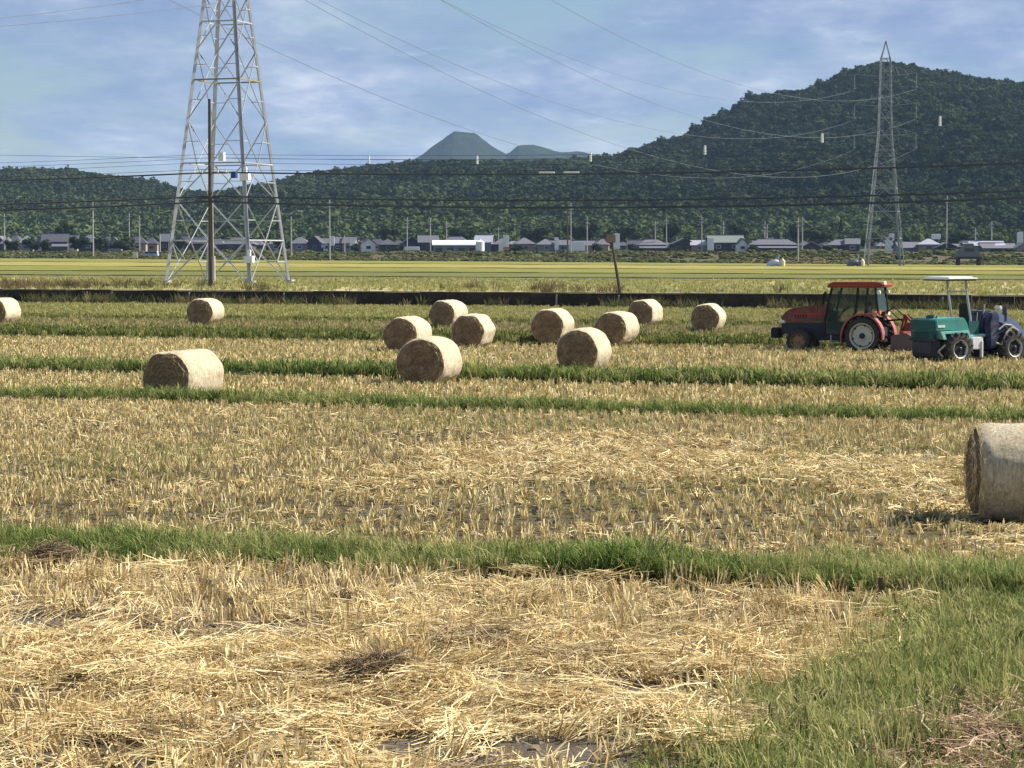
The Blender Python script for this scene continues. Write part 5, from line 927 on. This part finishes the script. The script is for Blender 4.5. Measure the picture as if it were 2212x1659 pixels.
tp('front_weight', MB().box((-3.06, 0, .64), (.26, .62, .34)).box((-2.92, 0, .68), (.2, .3, .2)), M_blk, .03)
for yy in (-.24, .24): tp('headlight', MB().box((-2.80, yy, 1.02), (.22, .16, .13)), M_lens, .03)
tp('front_axle', MB().box((-2.15, 0, .42), (.2, 1.05, .16)), M_blk)
tp('side_tank', MB().box((-1.0, -.40, .62), (.62, .26, .34)), M_nav, .04)
tp('step', MB().box((-.92, -.52, .36), (.34, .16, .03)).box((-1.08, -.52, .48), (.03, .14, .26)).box((-.76, -.52, .48), (.03, .14, .26)), M_steel, 0)
tp('gearbox', MB().box((-.2, 0, .62), (1.5, .5, .5)), M_nav, .03)
tp('rear_axle', MB().box((0, 0, .56), (.22, 1.1, .22)), M_nav, .03)
cabw = .56
tp('cab_floor', MB().prism([(-1.28, .60), (-1.28, 1.02), (-.62, 1.02), (-.62, .60)], -cabw, cabw), M_nav, .02)
A1, A2 = Vector((-1.30, 0, 1.02)), Vector((-1.06, 0, 2.14)); B1, B2 = Vector((-.28, 0, 1.32)), Vector((-.20, 0, 2.14)); C1, C2 = Vector((.46, 0, 1.36)), Vector((.36, 0, 2.14))
for yy in (-cabw, cabw):
    Y = Vector((0, yy, 0))
    for a, b, n_ in ((A1, A2, 'front_pillar'), (B1, B2, 'centre_pillar'), (C1, C2, 'rear_pillar')): tp(n_, MB().bar(a + Y, b + Y, .055, .07), M_blk, .008)
    tp('door_frame', MB().bar(Vector((-1.3, yy, .62)), A1 + Y, .05).bar((-1.3, yy, .62), (-.82, yy, .62), .05).bar((-.82, yy, .62), (-.62, yy, .95), .05).bar((-.62, yy, .95), B1 + Y, .05), M_blk, .006)
    e = .004 * (1 if yy > 0 else -1)
    g_ = MB().add([(-1.28, yy + e, .64), (-.84, yy + e, .64), (-.64, yy + e, .96), (-.30, yy + e, 1.32), (-.22, yy + e, 2.12), (-1.06, yy + e, 2.12)], [(0, 1, 2, 3, 4, 5)]); g_.build('door_glass', M_cg.m, tr)
    MB().add([(-.25, yy + e, 1.36), (.44, yy + e, 1.38), (.35, yy + e, 2.12), (-.18, yy + e, 2.12)], [(0, 1, 2, 3)]).build('side_glass', M_cg.m, tr)
    # fender arc over the rear wheel
    arc = []; 
    for k in range(15): a = math.pi * (1.06 - k * .078); arc.append((math.cos(a) * .70, .56 + math.sin(a) * .76))
    arc.append((.50, 1.34)); arc.append((.50, 1.22)); inner = [(x_ * .93, .56 + (z_ - .56) * .93) for x_, z_ in reversed(arc[:-2])]
    y0, y1 = (yy - .30, yy + .02) if yy < 0 else (yy - .02, yy + .30)
    m = MB(); P_ = arc[:-2]; 
    for k in range(len(P_) - 1): m.bar((P_[k][0], (y0 + y1) / 2, P_[k][1]), (P_[k + 1][0] + .005, (y0 + y1) / 2, P_[k + 1][1]), abs(y1 - y0), .05) if False else m.add([(P_[k][0], y0, P_[k][1]), (P_[k + 1][0], y0, P_[k + 1][1]), (P_[k + 1][0], y1, P_[k + 1][1]), (P_[k][0], y1, P_[k][1]), (P_[k][0] * .94, y0, P_[k][1] - .05), (P_[k + 1][0] * .94, y0, P_[k + 1][1] - .05), (P_[k + 1][0] * .94, y1, P_[k + 1][1] - .05), (P_[k][0] * .94, y1, P_[k][1] - .05)], [(0, 1, 2, 3), (4, 7, 6, 5), (0, 4, 5, 1), (3, 2, 6, 7)])
    m.box((.30, (y0 + y1) / 2, 1.30), (.40, abs(y1 - y0), .05)); m.build('fender', flat('dusty_red_fender', (.33, .10, .09), .5), tr)
    tp('work_lamp', MB().box((.46, yy * .95, 1.98), (.12, .14, .12)), M_lens, .02); tp('tail_lamp', MB().box((.52, yy * 1.05, 1.34), (.06, .18, .12)), flat('orange_lens', (.6, .18, .08), .3), .015)
MB().add([(-1.31, -cabw, 1.05), (-1.31, cabw, 1.05), (-1.07, cabw, 2.12), (-1.07, -cabw, 2.12)], [(0, 1, 2, 3)]).build('windscreen', M_cg.m, tr)
MB().add([(.465, -cabw, 1.38), (.465, cabw, 1.38), (.365, cabw, 2.12), (.365, -cabw, 2.12)], [(0, 1, 2, 3)]).build('rear_window', M_cg.m, tr)
tp('cab_roof', MB().prism([(-1.22, 2.12), (-1.20, 2.22), (-1.02, 2.30), (.35, 2.31), (.58, 2.28), (.62, 2.16), (.42, 2.12)], -.66, .66), flat('faded_red_roof', (.28, .05, .022), .5), .035)
tp('roof_beacon', MB().box((.53, -.45, 2.27), (.26, .3, .12)), flat('cream_orange_lens', (.85, .6, .4), .4), .02)
for yy in (-.6, .6): tp('mirror', MB().tube([(-1.12, yy, 1.9), (-1.2, yy * 1.2, 1.95)], .012, 6).box((-1.22, yy * 1.25, 1.88), (.03, .15, .24)), M_blk, 0)
tp('exhaust', MB().tube([(-1.46, -.22, 1.5), (-1.46, -.22, 1.78), (-1.42, -.22, 1.93)], .04, 10), M_blk, 0)
tp('seat', MB().box((-.25, 0, 1.15), (.5, .5, .14)).box((-.02, 0, 1.42), (.12, .48, .52)), M_blk, .03)
tp('steering_wheel', MB().tube([(-.78 + .18 * math.cos(a) * .6, .18 * math.sin(a), 1.42 + .18 * math.cos(a) * .5) for a in np.linspace(0, 6.283, 17)], .016, 6, False).tube([(-.78, 0, 1.42), (-1.05, 0, 1.1)], .02, 6), M_blk, 0)
tp('dashboard', MB().box((-1.12, 0, 1.2), (.2, .6, .36)), M_blk, .03)
tp('antenna', MB().tube([(-2.75, .28, 1.3), (-3.0, .3, 1.62)], .008, 5), M_blk, 0)
tr.scale = (1.04,) * 3
# tiller carried on the back of the tractor
M_tred2 = flat('worn_red_frame', (.22, .045, .03), .6, var=.3); M_dusty = flat('dusty_pink_cover', (.14, .095, .09), .8)
tl = thing('rotary_tiller', tr.location, 'red framed rotary tiller hitched behind the red tractor', 'tiller', 0); tl.rotation_euler = tr.rotation_euler; tl.scale = (1.04,) * 3
def tq(name, mb, mat, bevel=.015): return mb.build(name, mat, tl, bevel=bevel)
tq('linkage_arm', MB().bar((.25, -.35, .62), (1.05, -.38, .50), .07).bar((.25, .35, .62), (1.05, .38, .50), .07).bar((.35, 0, 1.05), (1.15, 0, 1.12), .06), M_blk)
for yy in (-.3, .3): tq('mast', MB().bar((1.08, yy, .45), (1.20, yy * .3, 1.28), .08).bar((1.20, yy * .3, 1.28), (1.75, yy, .75), .07), M_tred2)
tq('gearbox', MB().box((1.3, 0, .86), (.34, .3, .32)), M_tred2, .05)
tq('main_beam', MB().box((1.35, 0, .70), (.12, 2.0, .12)), M_tred2); tq('cover', MB().prism([(1.0, .42), (1.1, .66), (1.5, .70), (1.85, .50), (1.98, .16), (1.92, .16), (1.8, .44), (1.48, .62), (1.14, .60), (1.05, .42)], -1.0, 1.0), M_dusty, .006)
for yy in (-1.0, 1.0): tq('side_plate', MB().prism([(1.0, .2), (1.0, .62), (1.5, .72), (1.86, .5), (1.9, .18)], yy - .02, yy + .02), M_dusty)
tq('rear_bar', MB().box((1.95, 0, .55), (.06, 1.9, .06)).bar((1.5, -.6, .7), (1.95, -.6, .55), .05).bar((1.5, .6, .7), (1.95, .6, .55), .05), flat('straw_coloured_bar', (.5, .42, .24), .7))
tq('rotor', MB().tube([(1.42, -.95, .32), (1.42, .95, .32)], .06, 8), M_blk, 0)
m = MB()
for k in range(18):
    a = k * 1.1; m.bar((1.42, -.9 + k * .105, .32), (1.42 + math.cos(a) * .24, -.9 + k * .105, .32 + math.sin(a) * .24), .05, .015)
b_ = m.build('tiller_blades', M_steel, tl); b_['kind'] = 'stuff'
tq('hoses', MB().tube([(.42, -.3, 1.3), (.75, -.32, 1.42), (.98, -.25, 1.2), (1.2, -.1, 1.0)], .02, 6).tube([(.42, .1, 1.25), (.8, .12, 1.5), (1.15, .1, 1.2)], .02, 6), M_blk, 0)
# wheel loader with canopy: local +x is its front, near side -y
AZL = math.atan2(LR[0], LR[1]); th = R(41)
ld_y = .60; ldx, ldy = LR[0] - math.sin(th) * 0, LR[1]
lo = thing('wheel_loader', (0, 0, 0), 'small teal wheel loader with white canopy and blue loader arms beside the red tractor', 'wheel loader', th - AZL); rz = th - AZL
lo.location = (LR[0] - (ld_y * math.sin(rz)), LR[1] + ld_y * math.cos(rz), LR[2] - .02)
M_teal = paint('teal_paint', (.04, .29, .25), .4); M_tealL = flat('pale_teal_trim', (.25, .52, .48), .5); M_tealD = flat('dark_teal_grille', (.015, .09, .085), .6); M_blue = paint('navy_blue_paint', (.018, .028, .085), .4); M_slate = flat('slate_blue_paint', (.16, .20, .33), .5, var=.15); M_grime = flat('grimy_counterweight', (.05, .05, .055), .7, var=.4); M_wrim = flat('dirty_white_rim', (.62, .60, .56), .6)
lo.scale = (1.05,) * 3
def lp(name, mb, mat, bevel=.02): return mb.build(name, mat, lo, bevel=bevel)
for xx in (0, 2.05):
    for yy, sd_ in ((-.60, -1), (.60, 1)): wheel('wheel', lo, (xx, yy, .47), .47, .27, .33, M_wrim if xx == 0 else M_slate if False else M_wrim, sd_, 15, M_nav, True)
lp('hood', MB().prism([(-.76, .98), (-.76, 1.28), (-.70, 1.33), (.30, 1.36), (.42, 1.2), (.50, .98)], -.56, .56), M_teal, .03)
lp('fender_trim', MB().prism([(-.50, .74), (-.62, .97), (.44, 1.0), (.56, .70), (.48, .70), (.38, .91), (-.44, .90), (-.38, .74)], -.60, .60), M_tealL, .01)
lp('rear_grille', MB().box((-.77, 0, .86), (.06, .98, .22)), M_tealD, .02)
m = MB()
for k in range(5): m.box((-.805, 0, .79 + k * .035), (.012, .6, .012))
lp('grille_slat', m, M_blk, 0); lp('name_plate', MB().box((-.77, .08, 1.17), (.012, .34, .07)), flat('silver_plate', (.5, .5, .5), .4), .002); lp('side_decal', MB().box((-.56, -.566, 1.12), (.26, .008, .07)), M_paint, 0)
lp('rear_panel', MB().box((-.765, 0, 1.14), (.03, 1.06, .28)), M_tealD, .01)
lp('counterweight', MB().prism([(-.80, .70), (-.80, .30), (-.62, .16), (-.46, .16), (-.46, .74)], -.46, .46), M_grime, .04); lp('bumper_lip', MB().box((-.78, 0, .73), (.14, 1.1, .06)), M_grime, .02)
lp('rear_frame', MB().box((.1, 0, .55), (1.2, .5, .5)), M_blk, .03); lp('rear_axle', MB().box((0, 0, .43), (.2, 1.1, .2)), M_grime, .02); lp('bent_bracket', MB().bar((-.45, -.62, .60), (-.62, -.50, .40), .09, .05).bar((-.62, -.5, .40), (-.45, -.5, .25), .09, .05), M_conc, .01)
lp('engine_cap', MB().tube([(-.35, .1, 1.34), (-.35, .1, 1.42)], [.18, .13], 14), M_tealD, 0)
lp('canopy', MB().box((.23, 0, 2.47), (1.10, 1.16, .05)).box((.23, 0, 2.50), (.9, .95, .05)), flat('white_canopy', (.88, .88, .86), .5, var=.03), .02)
lp('canopy_rim', MB().box((.23, 0, 2.43), (1.04, 1.10, .05)), M_grime, .01)
for yy in (-.40, .40): lp('canopy_post', MB().bar((.46, yy, 2.42), (.50, yy, 2.1), .06).bar((.50, yy, 2.1), (.66, yy, 1.30), .06).bar((.66, yy, 1.32), (.66, yy, .84), .06), M_steel, .01)
lp('post_brace', MB().bar((.50, -.40, 2.1), (.50, .40, 2.1), .04), M_steel, .005)
lp('seat', MB().box((.98, 0, 1.14), (.42, .48, .16)).box((.80, 0, 1.46), (.12, .46, .58)).box((.9, 0, .98), (.5, .5, .22)), M_blk, .04)
lp('platform', MB().box((.86, 0, .84), (.62, .96, .08)), M_tealL, .015); lp('side_step', MB().box((.80, -.50, .62), (.40, .14, .36)).box((.95, -.55, .45), (.08, .1, .5)), M_paint, .02)
lp('operator_guard', MB().box((.72, -.46, 1.06), (.4, .04, .38)), M_tealD, .01)
lp('steering_column', MB().tube([(1.22, 0, .9), (1.28, 0, 1.5)], .04, 8).tube([(1.28 + .17 * math.cos(a) * .9, .17 * math.sin(a), 1.50 + .17 * math.cos(a) * .35) for a in np.linspace(0, 6.283, 17)], .017, 6, False), M_blk, 0)
lp('control_lever', MB().tube([(.9, -.34, .9), (.95, -.36, 1.5)], .012, 6).tube([(1.18, -.30, 1.1), (1.26, -.30, 1.72)], .02, 6), M_conc, 0)
lp('pivot_joint', MB().box((1.15, 0, .45), (.34, .3, .5)), M_blk, .03)
lp('front_frame', MB().prism([(1.22, .42), (1.14, .75), (1.14, 1.35), (1.24, 1.52), (1.45, 1.56), (1.62, 1.42), (2.2, .95), (2.4, .7), (2.3, .42)], -.34, .34), M_blue, .03)
for yy in (-.5, .5): lp('front_fender', MB().prism([(1.20, .48), (1.16, 1.2), (1.24, 1.46), (1.42, 1.52), (1.56, 1.42), (1.58, 1.0), (1.50, .72), (1.5, .48)], yy - .13, yy + .13), M_blue, .05)
lp('front_axle', MB().box((2.05, 0, .43), (.2, 1.1, .2)), M_grime, .02)
for yy in (-.36, .36):
    lp('lift_arm', MB().prism([(1.42, 1.46), (1.62, 1.52), (2.4, 1.22), (3.05, .62), (3.15, .36), (3.0, .30), (2.85, .55), (2.25, 1.02), (1.5, 1.28)], yy - .06, yy + .06), M_slate, .015)
    lp('lift_cylinder', MB().tube([(1.45, yy * .8, .72), (2.0, yy * .8, .98)], .055, 10).tube([(2.0, yy * .8, .98), (2.4, yy * .8, 1.1)], .03, 8), M_steel, 0)
lp('hydraulic_hose', MB().tube([(1.40, -.66, .62), (1.62, -.66, .56), (1.78, -.66, .9), (1.98, -.66, 1.06), (2.2, -.6, .98)], .03, 8).tube([(1.5, -.66, 1.0), (1.7, -.67, 1.14), (1.95, -.66, 1.12), (2.3, -.6, .94)], .028, 8), M_conc, 0)
lp('cross_tube', MB().tube([(2.4, -.4, 1.15), (2.4, .4, 1.15)], .07, 10), M_slate, 0)
lp('quick_hitch', MB().box((3.12, 0, .42), (.14, .9, .6)), M_blue, .02); lp('headlight_post', MB().box((1.98, -.40, 1.46), (.07, .07, .44)).box((2.08, -.2, 1.40), (.06, .06, .46)), M_blue, .01); lp('headlight', MB().box((1.68, -.42, 1.62), (.12, .26, .12)), M_lens, .03)
lp('bale_fork', MB().box((3.24, 0, .25), (.1, 1.3, .14)).box((3.7, -.5, .2), (.9, .06, .06)).box((3.7, .5, .2), (.9, .06, .06)), M_slate, .01)

# ------------------------------------------------------------------ small things on the fields
b_ = gp(1907, 1296); tag(MB().box((0, 0, .08), (.04, .035, .22)).build('wooden_stake', flat('old_wood', (.10, .07, .05), .9), bevel=.004), 'short dark wooden stake in the grass at the right of the nearest levee', 'stake').location = b_
b_ = gp(1030, 818); V, Fc, T = [], [], []
M_tall = blade('yellow_green_weed', [(0, (.30, .34, .10)), (1, (.46, .46, .18))], .4)
for k in range(60):
    a = U(0, 6.28); ln = Vector((math.cos(a) * U(.05, .45), math.sin(a) * U(.05, .45), 1)).normalized(); p = Vector((math.cos(a) * .04, math.sin(a) * .04, 0)); h_ = U(.3, .66)
    ribbon(V, Fc, T, [p, p + ln * h_ * .6, p + ln * h_ + Vector((math.cos(a), math.sin(a), 0)) * .05], [.012, .02, .006], Vector((-math.sin(a), math.cos(a), 0)), U(0, .5))
tag(mesh_obj('tall_weed', V, Fc, M_tall, tone=T), 'pale yellow green weed standing right of the largest central bale', 'weed').location = b_
b_ = gp(1868, 1455); t = thing('flower', b_, 'small yellow flower in the grass of the lower right verge', 'flower'); MB().tube([(0, 0, 0), (.01, 0, .13)], .003, 5).build('stem', M_grass, t)
my = flat('yellow_petals', (.85, .7, .03), .6)
for k in range(8): a = k * .785; MB().add([(.01, 0, .13), (.01 + .03 * math.cos(a - .3), .03 * math.sin(a - .3), .145), (.01 + .042 * math.cos(a), .042 * math.sin(a), .14), (.01 + .03 * math.cos(a + .3), .03 * math.sin(a + .3), .145)], [(0, 1, 2, 3)]).build('petal', my, t)
mst = flat('grey_stone', (.42, .40, .37), .9, var=.25, scale=20)
for px, py, r_, lab in ((1985, 1648, .055, 'grey angular stone at the bottom edge near the right corner'), (2195, 1632, .05, 'pale stone in the bottom right corner'), (2160, 1188, .06, 'pale clod among straw left of the big bale, lower one'), (2118, 1192, .045, 'small pale clod below the big right bale'), (2060, 1190, .04, 'leftmost small pale clod below the big right bale')):
    b_ = gp(px, py); bm = bmesh.new(); bmesh.ops.create_icosphere(bm, subdivisions=2, radius=r_)
    for q in bm.verts: q.co *= 1 + .35 * mnoise.noise(q.co * 18 + Vector((px, 0, 0))); q.co.z *= .65
    me = bpy.data.meshes.new('stone'); bm.to_mesh(me); bm.free(); me.materials.append(mst); o = bpy.data.objects.new('stone', me); COL.objects.link(o); o.location = (b_[0], b_[1], b_[2] + r_ * .3); tag(o, lab, 'stone')
# ------------------------------------------------------------------ air
HAZE = 5.6e-5
hz = MB().box((0, 4250, 164.5), (13000, 9100, 333)).build('haze', None); m = bpy.data.materials.new('haze_air'); m.use_nodes = True; m.node_tree.nodes.clear()
o_ = m.node_tree.nodes.new('ShaderNodeOutputMaterial'); pv = m.node_tree.nodes.new('ShaderNodeVolumePrincipled'); pv.inputs['Density'].default_value = HAZE; pv.inputs['Color'].default_value = (.45, .68, 1, 1); pv.inputs['Anisotropy'].default_value = 0.0
m.node_tree.links.new(pv.outputs[0], o_.inputs['Volume']); hz.data.materials.append(m); tag(hz, kind='stuff')
